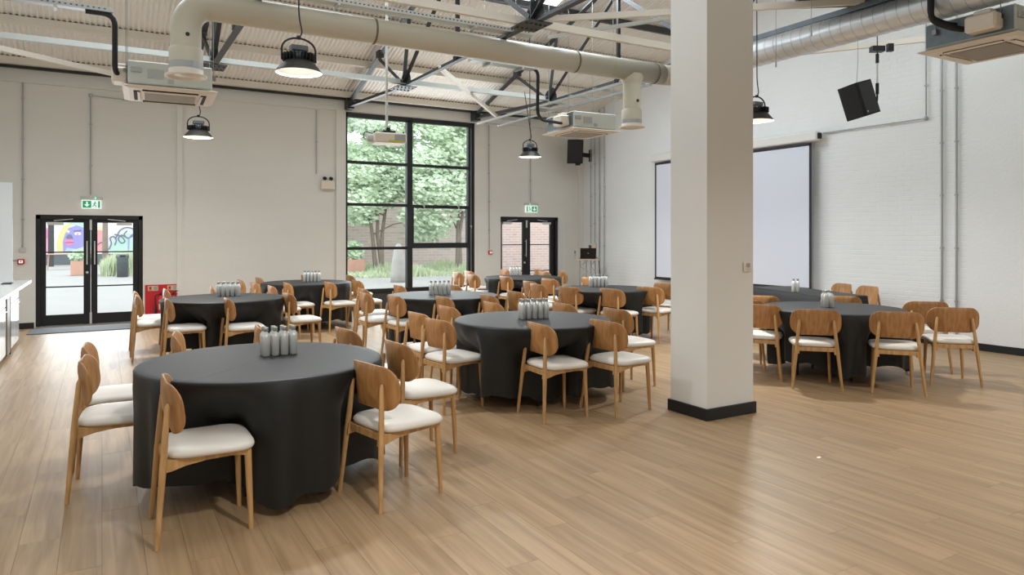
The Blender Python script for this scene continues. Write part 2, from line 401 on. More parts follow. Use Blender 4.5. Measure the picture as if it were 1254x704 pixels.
# ---- free-standing column
co = empty('column', (4.76, 4.56, 0), kind='structure')
MB().box((0, 0, 2.9), (.57, .44, 5.8)).build('shaft', M_white, co)
m_ = MB()
for sx, sy, dx, dy in ((0, -.23, .61, .02), (0, .23, .61, .02), (-.295, 0, .02, .44), (.295, 0, .02, .44)):
    MB().box((sx, sy, .05), (dx, dy, .1)).build('skirting', M_base, co)
# ---- window_1
wi = empty('window_1', (0, 14.46, 0), kind='structure')
def wbar(name, x0, x1, z0, z1, d=.08, y=0., m=M_black, par=None):
    return MB().box(((x0+x1)/2, y, (z0+z1)/2), (x1-x0, d, z1-z0)).build(name, m, par or wi)
wbar('frame', 4.42, 4.455, .40, 4.17, .12); wbar('frame', 7.405, 7.445, .0, 4.17, .12); wbar('frame', 7.29, 7.345, .40, 4.1, .1)
wbar('reveal_panel', 7.345, 7.405, .40, 4.1, .04, .02, M_galvd)
wbar('frame', 4.42, 7.445, 4.07, 4.17, .12); wbar('frame', 4.42, 7.445, .36, .44, .14)
wbar('mullion', 5.79, 5.915, .40, 4.1, .12)
wbar('base_panel', 4.42, 7.405, 0, .36, .08, .0, M_dark)
for x0, x1, z in ((4.455, 5.79, 3.13), (4.455, 5.79, 2.24), (4.455, 5.79, 1.31), (5.915, 7.29, 3.13)): wbar('transom', x0, x1, z-.03, z+.03)
wbar('transom', 5.915, 7.29, 2.19, 2.26); wbar('transom', 5.915, 7.29, 1.30, 1.42, .1)
wbar('sash_frame', 5.915, 5.95, 1.42, 2.19, .1); wbar('sash_frame', 7.265, 7.29, 1.42, 2.19, .1)
for x0, x1, z0, z1 in ((4.455, 5.79, .44, 1.28), (4.455, 5.79, 1.34, 2.21), (4.455, 5.79, 2.27, 3.10), (4.455, 5.79, 3.16, 4.07),
                       (5.915, 7.29, .44, 1.30), (5.95, 7.265, 1.42, 2.19), (5.915, 7.29, 2.26, 3.10), (5.915, 7.29, 3.16, 4.07)):
    wbar('pane', x0, x1, z0, z1, .008, 0, M_glass)
for x, z in ((6.18, 2.24), (7.03, 2.24), (5.955, 1.80), (7.35, 1.80)):
    MB().box((x, -.07, z), (.04, .03, .025)).box((x, -.09, z-.02), (.015, .015, .06)).build('latch', M_acg, wi)
# ---- doors
def double_door(name, x0, x1, h, xm, glass, bars, hand):
    d = empty(name, (0, B_+.12, 0), kind='structure')
    fw = .065
    MB().box((x0+fw/2, 0, h/2), (fw, .16, h)).build('frame', M_black, d); MB().box((x1-fw/2, 0, h/2), (fw, .16, h)).build('frame', M_black, d)
    MB().box(((x0+x1)/2, 0, h-.035), (x1-x0, .16, .07)).build('frame', M_black, d)
    MB().box(((x0+x1)/2, -.02, .008), (x1-x0, .2, .016)).build('threshold', M_galvd, d)
    for s_, (a, b) in enumerate(((x0+fw, xm-.003), (xm+.003, x1-fw))):
        gx0, gx1, gz0, gz1 = glass[s_]
        l = MB()
        l.box(((a+gx0)/2, 0, (h-.07)/2+.01), (gx0-a, .05, h-.08)); l.box(((gx1+b)/2, 0, (h-.07)/2+.01), (b-gx1, .05, h-.08))
        l.box(((gx0+gx1)/2, 0, (gz1+h-.07)/2), (gx1-gx0, .05, h-.07-gz1)); l.box(((gx0+gx1)/2, 0, (.02+gz0)/2), (gx1-gx0, .05, gz0-.02))
        lf = l.build('door_leaf', M_black, d)
        zz = [gz0]+sorted(bars)+[gz1]
        for z in bars: MB().box(((gx0+gx1)/2, 0, z), (gx1-gx0, .045, .022)).build('glazing_bar', M_black, lf)
        for q in range(len(zz)-1): MB().box(((gx0+gx1)/2, 0, (zz[q]+zz[q+1])/2), (gx1-gx0, .008, zz[q+1]-zz[q])).build('pane', M_glass, lf)
        hx = hand[s_]
        if hx is not None:
            MB().tube([(hx, -.08, 1.07), (hx, -.08, 1.485)], .011, 8).tube([(hx, -.02, 1.11), (hx, -.08, 1.11)], .008, 6).tube([(hx, -.02, 1.44), (hx, -.08, 1.44)], .008, 6).build('pull_handle', M_steel, lf)
        sx = 1 if s_ == 0 else -1
        cx = gx0+.14 if s_ == 0 else gx1-.14
        MB().box((cx, -.06, h-.15), (.24, .06, .05)).build('door_closer', M_steel, lf)
        MB().bar((cx-sx*.02, -.08, h-.10), (cx+sx*.26, -.09, h-.07), .02, .012).build('closer_arm', M_steel, lf)
    MB().box((xm, -.04, h-.17), (.035, .03, .18)).build('flush_bolt', M_steel, d)
    MB().box((xm, -.04, .12), (.035, .03, .2)).build('flush_bolt', M_steel, d)
    m_ = MB(); mx = Matrix.Rotation(pi/2, 3, 'X')
    m_.tube([(xm-.055, -.03, .93), (xm-.055, -.055, .93)], .022, 12).build('lock_cylinder', M_steel, d)
double_door('door_1', -.983, .647, 1.94, -.172, ((-.84, -.282, .20, 1.81), (-.07, .49, .20, 1.81)), (.685, 1.29), (-.229, -.112))
double_door('door_2', 8.135, 9.781, 2.03, 8.90, ((8.21, 8.80, .16, 1.90), (9.017, 9.594, .16, 1.90)), (.73, 1.36), (8.87, None))
o = MB().box((9.86, B_+.0, 1.0), (.1, .03, 1.9)).build('trim_2', M_gloss); o['kind'] = 'structure'
# ================================================================ ROOF STEEL
def truss(x, m, label, far=14.25):
    t = empty('roof_truss', (x, 0, 0), 0, label, 'roof truss')
    zc = 4.13; a = .08
    n1, n2, n3 = 11.2, 7.1, 3.0
    MB().angle((0, far, 4.28), (0, n1, zc), a, .012).angle((0, n1, zc), (0, n3, zc), a, .012).angle((0, n3, zc), (0, -.05, 4.28), a, .012).build('bottom_chord', m, t)
    MB().angle((0, far, 4.36), (0, 7.1, zr(7.1)-.17), a*1.2, .012).build('rafter', m, t)
    MB().angle((0, -.05, 4.36), (0, 7.1, zr(7.1)-.17), a*1.2, .012).build('rafter', m, t)
    for (ya, za, yb, zb) in ((n1, zc, 10.95, zr(10.95)-.2), (n1, zc, 8.6, zr(8.6)-.2), (n1, zc, 12.35, zr(12.35)-.2), (n2, zc, 9.4, zr(9.4)-.2), (n2, zc, 7.1, zr(7.1)-.2), (n2, zc, 4.8, zr(4.8)-.2),
                             (n3, zc, 3.25, zr(3.25)-.2), (n3, zc, 5.6, zr(5.6)-.2)):
        MB().angle((0, ya, za+.05), (0, yb, zb), .06, .01).build('web_member', m, t)
    for y in (n1, n2, n3):
        MB().prism([(y-.22, zc-.02), (y+.22, zc-.02), (y+.22, zc+.1), (y+.1, zc+.22), (y-.12, zc+.26), (y-.22, zc+.1)], .012, 'yz', .035).build('gusset_plate', m, t)
        m_ = MB().box((0, y, zc-.05), (.34, .42, .012))
        for k in range(10): m_.box((-.13+.065*(k % 5), y-.1+.2*(k//5), zc-.06), (.022, .022, .02))
        for k in range(6): m_.box((.052, y-.16+.065*k, zc+.05+.03*(k % 2)), (.02, .022, .022))
        m_.build('bolted_plate', m, t)
    MB().box((0, 12.35, zr(12.35)-.14), (.1, .16, .14)).build('purlin_cleat', m, t)
    MB().box((0, far-.05, 4.3), (.14, .22, .22)).build('foot_bracket', M_black, t)
    MB().box((0, 9.1, 5.0), (.05, .05, 1.75)).box((0, 9.1, 4.13), (.1, .1, .06)).box((.05, 9.1, 4.2), (.02, .12, .1)).build('hanger_post', M_black, t)
    return t
truss(1.43, M_dark, 'dark steel roof truss behind the left elbow of the cream duct')
truss(4.43, M_dark, 'dark steel roof truss meeting the wall at the left edge of the big window')
truss(7.37, M_dark, 'dark steel roof truss meeting the wall at the right edge of the big window')
t = MB().angle((-2, 11.2, 4.2), (7.37, 11.2, 4.2), .09, .012).build('longitudinal_tie', M_purlinw); tag(t, 'white steel tie beam running along the roof nearer the back wall', 'beam')
t = MB().box((2.72, 7.2, 4.15), (9.4, .06, .09)).build('longitudinal_tie', M_purlin); tag(t, 'cream steel tie beam running above the cream duct and cable tray', 'beam')
for a, b, l in (((-1.9, 11.15, 4.12), (1.35, 13.9, 4.2), 'cream diagonal roof brace above the left glass doors'),
                ((4.45, 9.75, 4.13), (7.3, 13.1, 4.13), 'slim white diagonal roof brace above the big window'),
                ((4.6, 7.05, 4.17), (7.3, 4.75, 4.17), 'cream diagonal roof brace leaving the large gusset towards the right'),
                ((7.95, 7.3, 4.15), (10.4, 3.65, 4.15), 'cream diagonal roof brace behind the spiral duct and the hanging speaker')):
    o = MB().bar(a, b, .05, .07).build('diagonal_brace', M_purlin); tag(o, l, 'brace')
# extra struts under truss two (unistrut frame)
o = MB().bar((7.1, 13.6, 4.02), (7.15, 8.6, 4.0), .04, .04).bar((7.62, 13.6, 4.02), (7.62, 8.6, 4.0), .04, .04)
for k in range(8): o.bar((7.1, 13.5-.68*k, 4.03), (7.62, 13.5-.68*k, 4.03), .03, .03)
o = o.build('cable_ladder', M_galvd); tag(o, 'galvanised cable ladder running under the truss beside the right ceiling cassette', 'cable tray')
o = MB().bar((5.2, 7.9, 4.25), (6.15, 6.6, 4.3), .045, .045).build('channel_strut', M_purlinw); tag(o, 'short white channel strut angled above the right end of the cream duct', 'strut')
# ================================================================ DUCTS
dct = empty('air_duct', (0, 0, 0), 0, 'large round cream duct crossing the hall with two downward outlets', 'duct')
DY, DZ, DR = 7.8, 3.94, .145
def arc(c, r, a0, a1, ax, n=7):
    return [Vector(c)+r*(Vector(ax[0])*cos(a0+(a1-a0)*i/n)+Vector(ax[1])*sin(a0+(a1-a0)*i/n)) for i in range(n+1)]
XD, XE = .74, 6.56
pts = [(XD, DY, 3.46), (XD, DY, 3.66)]+arc((XD+.25, DY, DZ-.25), .25, pi, pi/2, ((1, 0, 0), (0, 0, 1)), 6)+[(2, DY, DZ), (4, DY, DZ), (7.12, DY, DZ)]+arc((7.12, DY-.25, DZ), .25, pi/2, 0, ((1, 0, 0), (0, 1, 0)), 6)
MB().tube(pts, DR, 28, False).build('main_run', M_duct, dct)
for x, y in ((2.72, DY), (5.56, DY), (6.97, DY)):
    MB().tube([(x-.012, y, DZ), (x+.012, y, DZ)], DR+.004, 28).build('joint_band', M_ring, dct)
for x in (1.75, 3.75, 6.15): MB().tube([(x-.004, DY, DZ), (x+.004, DY, DZ)], DR+.003, 28).build('joint_band', M_duct, dct)
MB().tube([(XE, DY, DZ-.05), (XE, DY, 3.36)], .125, 24, False).lathe([(.15, 0), (.165, -.06), (.125, -.14)], (XE, DY, DZ-.06), 24).build('branch', M_duct, dct)
for x, r, z0, zb in ((XD, .145, 3.5, 3.19), (XE, .128, 3.4, 3.12)):
    MB().lathe([(r+.002, 0), (r+.016, -.012), (r+.016, -.16)], (x, DY, z0-.02), 28).build('collar', M_duct, dct)
    MB().lathe([(r+.017, 0), (r+.017, -.08)], (x, DY, z0-.17), 28).build('grey_band', M_galvd, dct)
    MB().lathe([(r+.016, z0-.2-zb), (r+.018, .03), (r+.055, .012), (r+.055, 0), (r+.03, -.004), (r+.01, .02), (r*.75, .03), (r*.72, .012), (r*.4, .02), (r*.38, .01), (0.01, .02)], (x, DY, zb), 28).build('diffuser', M_acw, dct)
    MB().tube([(x-.0, DY-r-.006, z0+.09), (x-.0, DY-r+.02, z0+.09)], .02, 14).build('test_port', M_black, dct)
sd = empty('spiral_duct', (7.37, 0, 0), 0, 'galvanised spiral duct along the right side beside the column', 'duct')
m_ = MB().tube([(0, 7.6, DZ), (0, -3.9, DZ)], .165, 32, False).build('tube', M_galv, sd)
for k in range(46):
    y = 7.0-k*.13
    m2 = MB(); pp = []
    for j in range(25):
        t_ = 2*pi*j/24; pp.append((cos(t_)*.166, y-.13*j/24, DZ+sin(t_)*.166))
    m2.tube(pp, .0022, 4, False); m2.build('spiral_seam', M_galvd, sd)
MB().bar((-.12, 7.5, DZ+.17), (-.12, 1, DZ+.17), .012, .06).build('support_rail', M_grey, sd)
bx = MB().prism([(6.15, 4.6), (7.05, 5.45), (7.86, 4.86), (7.86, 3.0), (6.15, 3.0)], .35, 'xy', 4.24).build('plant_box', M_blackm)
tag(bx, 'black box hung under the roof above the spiral duct, at the top of the view', 'equipment box')
# ================================================================ CEILING CASSETTES
def cassette(loc, rz, label, sz=.95, closed=True):
    t = empty('ceiling_cassette', loc, rz, label, 'air conditioner', 'ceiling cassette units')
    h = sz/2; b = .42; bh = .25
    MB().box((0, 0, .05+bh/2), (2*b, 2*b, bh), bev=.012).build('casing', M_acg, t)
    MB().box((-b-.003, 0, .05+bh/2), (.008, 2*b-.04, bh-.03)).build('zinc_side', M_grey, t)
    # panel, bevelled downwards
    m_ = MB(); z = [.035, .02, .0]; rr = [h-.03, h, h-.06]
    vs = []
    for zz, r in zip(z, rr):
        vs += [(-r, -r, zz), (r, -r, zz), (r, r, zz), (-r, r, zz)]
    fs = [(3, 2, 1, 0), (8, 9, 10, 11)]
    for k in range(2):
        for j in range(4): fs.append((k*4+j, k*4+(j+1) % 4, k*4+4+(j+1) % 4, k*4+4+j))
    m_.add(vs, fs).build('fascia', M_acw, t)
    MB().box((0, 0, -.006), (.52, .52, .014), bev=.005).build('intake_grille', M_acd, t)
    for k in range(4):
        R2 = Matrix.Rotation(k*pi/2, 3, 'Z'); c = R2 @ Vector((0, .34, -.004))
        MB().box(c, (.56, .006 if closed else .055, .012), R2).build('air_slot', M_blackm, t)
        c2 = R2 @ Vector((0, .325, -.01)); mm = R2 @ Matrix.Rotation(.5, 3, 'X')
        MB().box(c2, (.54, .05, .006), mm if not closed else R2).build('louvre', M_acw, t)
    for sx in (-1, 1):
        for sy in (-1, 1):
            MB().box((sx*(b+.02), sy*.3, .2), (.05, .04, .05)).tube([(sx*(b+.02), sy*.3, .2), (sx*(b+.02), sy*.3, zr(loc[1])-loc[2]+.0)], .004, 5).build('hanger_rod', M_wire, t)
    c3 = MB().box((-b-.08, -.18, .16), (.16, .28, .16), bev=.02).box((-b-.06, -.18, .26), (.1, .16, .05), bev=.01).build('wiring_box', M_acw, t)
    MB().box((-.15, -b-.004, .17), (.16, .006, .1)).box((.0, -b-.004, .10), (.06, .004, .05)).box((-.34, -b-.012, .2), (.1, .03, .05)).build('side_plate', M_galvd, t)
    return t
cassette((.68, 8.95, 3.17), radians(-3), 'white ceiling air conditioner cassette left of the cream duct outlet above the glass doors', closed=False)
cassette((6.90, 9.5, 3.26), radians(-2), 'white ceiling air conditioner cassette in mid air right of the big window')
a3 = cassette((7.80, 3.72, 3.45), 0, 'white ceiling air conditioner cassette cut by the top right corner of the view')
def pipe(name, pts, r, label, cat='pipe', m=M_hose, n=10):
    o = MB().tube(pts, r, n).build(name, m); return tag(o, label, cat)
def rounded(P, r=.12, n=5):
    P = [Vector(p) for p in P]; out = [P[0]]
    for i in range(1, len(P)-1):
        a, b, c = P[i-1], P[i], P[i+1]; u = (a-b).normalized(); v = (c-b).normalized(); rr = min(r, (a-b).length*.45, (c-b).length*.45)
        for k in range(n+1):
            t_ = k/n; out.append((b+u*rr)*(1-t_)**2+b*2*t_*(1-t_)+(b+v*rr)*t_**2)
    return out+[P[-1]]
pipe('insulated_pipe', rounded([(-.15, 8.52, 3.92), (.12, 8.52, 3.92), (.12, 8.62, 3.33), (.2, 8.8, 3.32)]), .028, 'black insulated pipe dropping from the tray to the left cassette')
def tray(name, a, b, wd, h, label, m=M_galvd, post=None):
    t = empty(name, a, 0, label, 'cable tray'); v = Vector(b)-Vector(a); L = v.length
    x = v.normalized(); y = Vector((0, 0, 1)).cross(x)
    MB().bar((0, 0, 0), v, wd, .004).build('tray_base', m, t)
    for s_ in (-1, 1):
        MB().bar(y*s_*wd/2+Vector((0, 0, h/2)), v+y*s_*wd/2+Vector((0, 0, h/2)), .003, h).build('side_flange', m, t)
    dk = MB()
    n = int(L/.05)
    for k in range(n): dk.box(x*(k+.5)*.05+Vector((0, 0, h*.55))-y*(wd/2+.002), (.02, .003, h*.28) if abs(x.x) > .7 else (.003, .02, h*.28))
    tag(dk.build('slots', M_dark, t), kind='stuff')
    nh = max(2, int(L/1.4))
    for k in range(nh):
        p = x*(L*(k+.5)/nh); y_ = a[1]+p.y
        MB().tube([p+y*wd*.5+Vector((0, 0, .02)), p+y*wd*.5+Vector((0, 0, zr(y_)-a[2]))], .004, 5).bar(p-y*wd*.7-Vector((0, 0, .02)), p+y*wd*.7-Vector((0, 0, .02)), .03, .03).build('hanger', m, t)
    return t
tray('cable_tray', (-1.95, 8.52, 3.93), (.1, 8.52, 3.93), .1, .045, 'galvanised cable tray at top left carrying the black pipe')
tray('cable_tray', (4.3, 8.42, 3.93), (5.32, 8.45, 3.93), .16, .045, 'short galvanised cable tray under the duct near the window')
tray('cable_tray', (-1.95, 7.62, 4.12), (4.75, 7.62, 4.12), .14, .05, 'long white perforated cable tray lying along the top of the cream duct', M_purlinw)
pipe('insulated_pipe', rounded([(5.2, 8.45, 3.96), (5.42, 8.5, 3.95), (5.44, 8.55, 3.33), (5.62, 8.7, 3.28), (6.3, 9.2, 3.36)], .1), .024, 'black insulated pipe dropping from the short tray to the middle cassette')
pipe('insulated_pipe', rounded([(7.1, 3.92, 5.2), (7.1, 3.92, 3.7), (7.2, 3.8, 3.62), (7.45, 3.75, 3.62)], .1), .028, 'front black insulated pipe dropping behind the corner cassette')
pipe('insulated_pipe', rounded([(7.17, 3.97, 5.2), (7.17, 3.97, 3.76), (7.27, 3.86, 3.68), (7.45, 3.82, 3.68)], .1), .024, 'second black insulated pipe beside the corner cassette')
# ================================================================ HIGH BAY LAMPS
def lamp_proto(cable):
    t = empty('high_bay_lamp')
    MB().lathe([(.075, .11), (.115, .10), (.14, .075), (.17, .04), (.195, .008), (.2, 0), (.197, -.002)], n=36).build('shade', M_lamp, t)
    MB().lathe([(.197, -.002), (.165, .035), (.135, .068), (.11, .085)], n=36).build('reflector', M_ref, t)
    MB().lathe([(.12, .075), (.001, .075)], n=28).build('lens', M_lens, t)
    m_ = MB().lathe([(.1, 0), (.1, .05), (.08, .06), (.001, .06)], (0, 0, .10), 24)
    for k in range(24):
        a = 2*pi*k/24; m_.bar((.08*cos(a), .08*sin(a), .13), (.14*cos(a), .14*sin(a), .13), .006, .06)
    m_.build('heat_sink', M_black, t)
    MB().box((0, 0, .21), (.15, .08, .05), bev=.008).box((-.05, 0, .175), (.02, .05, .04)).box((.05, 0, .175), (.02, .05, .04)).build('driver_box', M_grey, t)
    pp = [(-.145, 0, .1), (-.145, 0, .2)]+[(-.145*cos(a), 0, .2+.10*sin(a)) for a in [pi*k/10 for k in range(1, 10)]]+[(.145, 0, .2), (.145, 0, .1)]
    MB().tube(pp, .009, 6).build('bracket', M_black, t)
    return t
lp = lamp_proto(1.55)
lamps = [((1.487, 6.207, 3.0), 'black high bay lamp hanging nearest, in front of the cream duct'), ((1.206, 10.999, 3.0), 'black high bay lamp hanging below the left cassette'),
         ((6.684, 10.754, 3.0), 'small black high bay lamp hanging right of the big window'), ((7.026, 5.985, 3.0), 'black high bay lamp half hidden at the right edge of the column')]
off_lamps = [((1.45, 1.35, 3.0), None), ((7.1, 1.25, 3.0), None)]
for i, (p, l) in enumerate(lamps+off_lamps):
    t = lp if i == 0 else copy_tree(lp)
    t.location = p; tag(t, l or ('black high bay lamp hanging behind the camera' if p[0] < 4 else 'black high bay lamp hanging right of and behind the camera'), 'lamp', 'high bay lamps on the ceiling')
    ct = (zr(p[1])-.05 if p[1] < 8 else 4.2)-3.0; dy = 0 if p[1] < 8 else .17
    MB().tube(rounded([(.0, 0, .30), (.03, .0, .35), (.0, 0, .5), (-.01, dy, ct)], .1), .007, 6).lathe([(.02, .29), (.02, .32)], n=8, capb=True, capt=True).build('cable', M_black, t)
    ld = bpy.data.lights.new('lamp_light', 'AREA'); ld.shape = 'DISK'; ld.size = .2; ld.energy = 34; ld.color = (.97, .98, .97); ld.spread = radians(160)
    lo = bpy.data.objects.new('lamp_light', ld); COL.objects.link(lo); lo.parent = t; lo.location = (0, 0, .035)
# ================================================================ CHAIRS
def chair_proto():
    t = empty('dining_chair')
    def outline(s, n=28):
        out = []
        for k in range(n):
            a = 2*pi*k/n; ca, sa = cos(a), sin(a); e = .42
            x = .225*s*math.copysign(abs(ca)**e, ca); y = .232*s*math.copysign(abs(sa)**e, sa)
            y *= 1+.05*(x/.225)
            out.append((x+.025, y))
        return out
    m_ = MB(); vs = []; prof = [(.90, .432), (.97, .438), (1.0, .452), (.985, .466), (.93, .479), (.8, .488), (.5, .494), (.2, .496)]
    n = 28
    for s_, z in prof: vs += [(x, y, z) for x, y in outline(s_)]
    fs = [tuple(range(n-1, -1, -1)), tuple(range((len(prof)-1)*n, len(prof)*n))]
    for i in range(len(prof)-1):
        for j in range(n): fs.append((i*n+j, i*n+(j+1) % n, (i+1)*n+(j+1) % n, (i+1)*n+j))
    m_.add(vs, fs, True).build('seat', M_seat, t)
    m_ = MB()
    for s_ in (-1, 1):
        m_.prism([(-.215, .432), (-.222, .365), (-.17, .372), (-.1, .392), (0, .406), (.12, .41), (.2, .402), (.21, .432)], .022, 'xz', s_*.178-.011)
    m_.box((.205, 0, .417), (.022, .34, .034)); m_.box((-.195, 0, .412), (.022, .34, .04)); m_.box((0, 0, .422), (.40, .35, .014))
    m_.build('seat_frame', M_oak, t)
    # curved plywood back
    W, z0, z1, rc = .247, .553, .82, .105
    H = (z1-z0)/2; zc = (z0+z1)/2; ol = []
    for (cx, cz, a0) in ((W-rc, H-rc, 0), (-(W-rc), H-rc, pi/2), (-(W-rc), -(H-rc), pi), (W-rc, -(H-rc), 1.5*pi)):
        for k in range(7):
            a = a0+pi/2*k/6; ol.append((cx+rc*cos(a), cz+rc*sin(a)))
    for q in range(4, 0, -1): pass
    n = len(ol); vs = []; th = .011
    def X(y, dz): return -.204+.082*(y/.247)**2*(1.0)-.12*dz
    rings = (1.0, .97, .72, .40, .12)
    for side in (0, 1):
        for s_ in rings:
            sc = s_; 
            for (y, dz) in ol:
                yy, zz = y*sc, dz*sc
                e = .002 if s_ == 1.0 else 0
                vs.append((X(yy, zz)+(th-e if side else e), yy, zc+zz))
    R5 = len(rings); fs = []
    for side in (0, 1):
        o0 = side*R5*n
        for i in range(R5-1):
            for j in range(n):
                q = (o0+i*n+j, o0+i*n+(j+1) % n, o0+(i+1)*n+(j+1) % n, o0+(i+1)*n+j); fs.append(q)
        fs.append(tuple(o0+(R5-1)*n+j for j in range(n)))
    for j in range(n): fs.append((j, (j+1) % n, R5*n+(j+1) % n, R5*n+j))
    MB().add(vs, fs, True).build('backrest', M_ply, t)
    for s_ in (-1, 1):
        a = Vector((-.24, s_*.236, 0)); b = Vector((-.186, s_*.163, .715))
        pp = [a, a+(b-a)*.3, a+(b-a)*.56, a+(b-a)*.8, a+(b-a)*.975, b]
        MB().tube(pp, [.0125, .0155, .0185, .0165, .0135, .006], 10).build('leg', M_oak, t)
    for s_ in (-1, 1):
        a = Vector((.22, s_*.188, 0)); b = Vector((.205, s_*.172, .43))
        MB().tube([a, a+(b-a)*.5, b], [.0125, .0165, .0195], 10).build('leg', M_oak, t)
    return t
T = {'T1': (.93, 4.84), 'T2': (3.672, 5.863), 'T4': (1.394, 9.904), 'T5': (3.118, 12.481), 'T6': (4.089, 8.87), 'T7': (7.249, 11.94), 'T8': (6.777, 8.714), 'T3': (7.20, 5.09)}
# origin x, y, facing in degrees, label
CH = {
'T1': [(.478, 4.16, 0, 'oak chair nearest the camera, at the front left of the nearest round table'),
       (1.555, 4.09, 12, 'oak chair with its back against the front right of the nearest round table'),
       (1.998, 4.785, 4, 'oak chair behind the front right one, at the right edge of the nearest table'),
       (.08, 5.085, -5, 'oak chair farthest left in front, its seat tucked at the left of the nearest table'),
       (.08, 5.70, -3, 'oak chair just behind the leftmost front chair, its back mostly hidden'),
       (.67, 6.02, -8, 'oak chair behind the nearest table, only a backrest left of its bottles'),
       (1.32, 6.16, -6, 'oak chair behind the nearest table, backrest touching the left side of its bottles'),
       (1.90, 5.70, 6, 'oak chair behind the nearest table, backrest right of its bottles')],
'T2': [(3.46, 5.16, -3, 'oak chair in front of the central table, left one of the two by the pillar'),
       (4.08, 5.05, 5, 'oak chair in front of the central table, nearest to the pillar'),
       (4.82, 5.81, 0, 'oak chair at the right edge of the central table, behind the one nearest the pillar'),
       (2.81, 5.90, 9, 'oak chair in full view at the front left of the central table'),
       (2.87, 6.49, 5, 'oak chair half hidden behind the one at the front left of the central table'),
       (3.39, 6.90, 3, 'oak chair at the far left rim of the central table, below the window table'),
       (4.03, 7.06, 0, 'oak chair backrest peeping over the far rim of the central table, left of its bottles'),
       (4.68, 6.58, 0, 'oak chair backrest peeping over the far rim of the central table, right of its bottles')],
'T6': [(3.40, 8.50, 4, 'oak chair at the front left of the round table before the big window'),
       (3.86, 8.03, 2, 'oak chair with its back at the front middle of the window table'),
       (4.46, 7.95, 0, 'oak chair at the front right of the window table, behind the central table'),
       (5.06, 8.29, 0, 'oak chair with a broad backrest at the right of the window table'),
       (3.20, 9.06, 0, 'oak chair at the left side of the window table, nearer of the tight pair'),
       (3.42, 9.80, 0, 'oak chair at the left side of the window table, farther of the tight pair'),
       (4.12, 10.2, 0, 'oak chair backrest showing over the left far rim of the window table'),
       (4.88, 9.82, 0, 'oak chair backrest just right of the bottles of the window table')],
'T7': [(6.55, 13.15, 0, 'leftmost oak chair in front of the window glass beside the far door table'),
       (7.0, 13.5, 0, 'oak chair second from the left before the window glass beside the far door table'),
       (6.46, 12.27, 0, 'oak chair at the left side of the far table by the right glass door'),
       (6.72, 11.45, 0, 'oak chair in front of the far table by the right glass door'),
       (7.95, 13.6, 0, 'oak chair behind the far table, its tip left of the bottles there'),
       (8.7, 13.35, 0, 'oak chair behind the far table, in front of the middle of the right glass door'),
       (8.33, 12.6, 0, 'oak chair seen edge on at the right front of the far table'),
       (8.72, 12.45, -15, 'oak chair at the right end of the far table, beside the door jamb')],
'T8': [(6.36, 10.0, 0, 'oak chair at the far left of the table behind the central one'),
       (6.11, 9.36, 0, 'oak chair left of the table behind the central one, nearer of the tight pair'),
       (7.0, 10.40, 8, 'oak chair with a wide backrest at the left rim of the table beside the pillar'),
       (6.19, 8.64, 12, 'oak chair at the front left of the table behind the central one'),
       (6.49, 8.03, 10, 'oak chair at the front middle of the table behind the central one'),
       (7.21, 8.05, 16, 'oak chair at the front right of the table behind the central one'),
       (8.02, 8.57, 14, 'oak chair cut by the left edge of the pillar'),
       (7.86, 10.35, 10, 'oak chair behind the bottles of the table left of the pillar, below the lectern')],
'T4': [(.57, 10.75, 0, 'oak chair hidden behind the leftmost one of the fire point table'),
       (.565, 10.1, 0, 'leftmost oak chair of the fire point table, facing right'),
       (.96, 11.1, 0, 'oak chair in front of the red fire board'),
       (.86, 9.38, 0, 'oak chair at the front left of the fire point table'),
       (1.50, 9.13, 0, 'oak chair at the front middle of the fire point table'),
       (1.60, 11.3, -5, 'oak chair tip behind the fire point table, left of its bottles'),
       (2.31, 9.57, 3, 'oak chair at the front right of the fire point table'),
       (2.40, 11.05, 0, 'oak chair backrest low between the fire point table and the next table')],
'T5': [(2.25, 12.9, 0, 'oak chair tip right beside the bottles of the fire point table'),
       (2.32, 12.0, 3, 'oak chair backrest near the wall, nearer of the pair left of the second far table'),
       (2.64, 13.35, 3, 'oak chair backrest near the wall, farther of the pair left of the second far table'),
       (2.76, 11.62, 0, 'oak chair at the front left of the table left of the window'),
       (3.55, 13.7, 0, 'oak chair tip behind the table left of the window, left of its bottles'),
       (3.40, 11.50, 5, 'oak chair at the front middle of the table left of the window'),
       (3.93, 11.69, 3, 'oak chair at the right front rim of the table left of the window'),
       (4.29, 13.2, 0, 'oak chair at the right far rim of the table left of the window')],
'T3': [(6.507, 4.80, 44, 'oak chair seen from behind, left one before the table right of the pillar'),
       (7.04, 4.25, 39, 'oak chair seen from behind, middle one before the table right of the pillar'),
       (7.955, 4.20, 43, 'oak chair standing rightmost in the view, seen from behind'),
       (8.40, 4.74, 46, 'oak chair behind the rightmost chair, back towards the camera'),
       (6.44, 5.44, 36, 'oak chair half hidden by the right edge of the pillar'),
       (7.37, 6.24, 42, 'oak chair whose top shows past the pillar at the far rim of the right table'),
       (8.21, 5.69, 45, 'oak chair behind the bottles of the table right of the pillar'),
       (6.74, 5.93, 40, 'oak chair almost wholly behind the pillar, only its edge showing')],
'T9': [(10.05, 7.05, 160, 'left one of two oak chairs by the brick wall behind the long table'),
       (9.87, 6.50, 160, 'right one of two oak chairs by the brick wall behind the long table')]}
GR = {'T1': 'chairs around the nearest table', 'T2': 'chairs around the central table', 'T6': 'chairs around the table before the window', 'T7': 'chairs around the far table by the right door',
      'T8': 'chairs around the table left of the pillar', 'T4': 'chairs around the fire point table', 'T5': 'chairs around the table left of the window', 'T3': 'chairs around the table right of the pillar', 'T9': 'chairs behind the long table'}
cp = chair_proto(); first = True
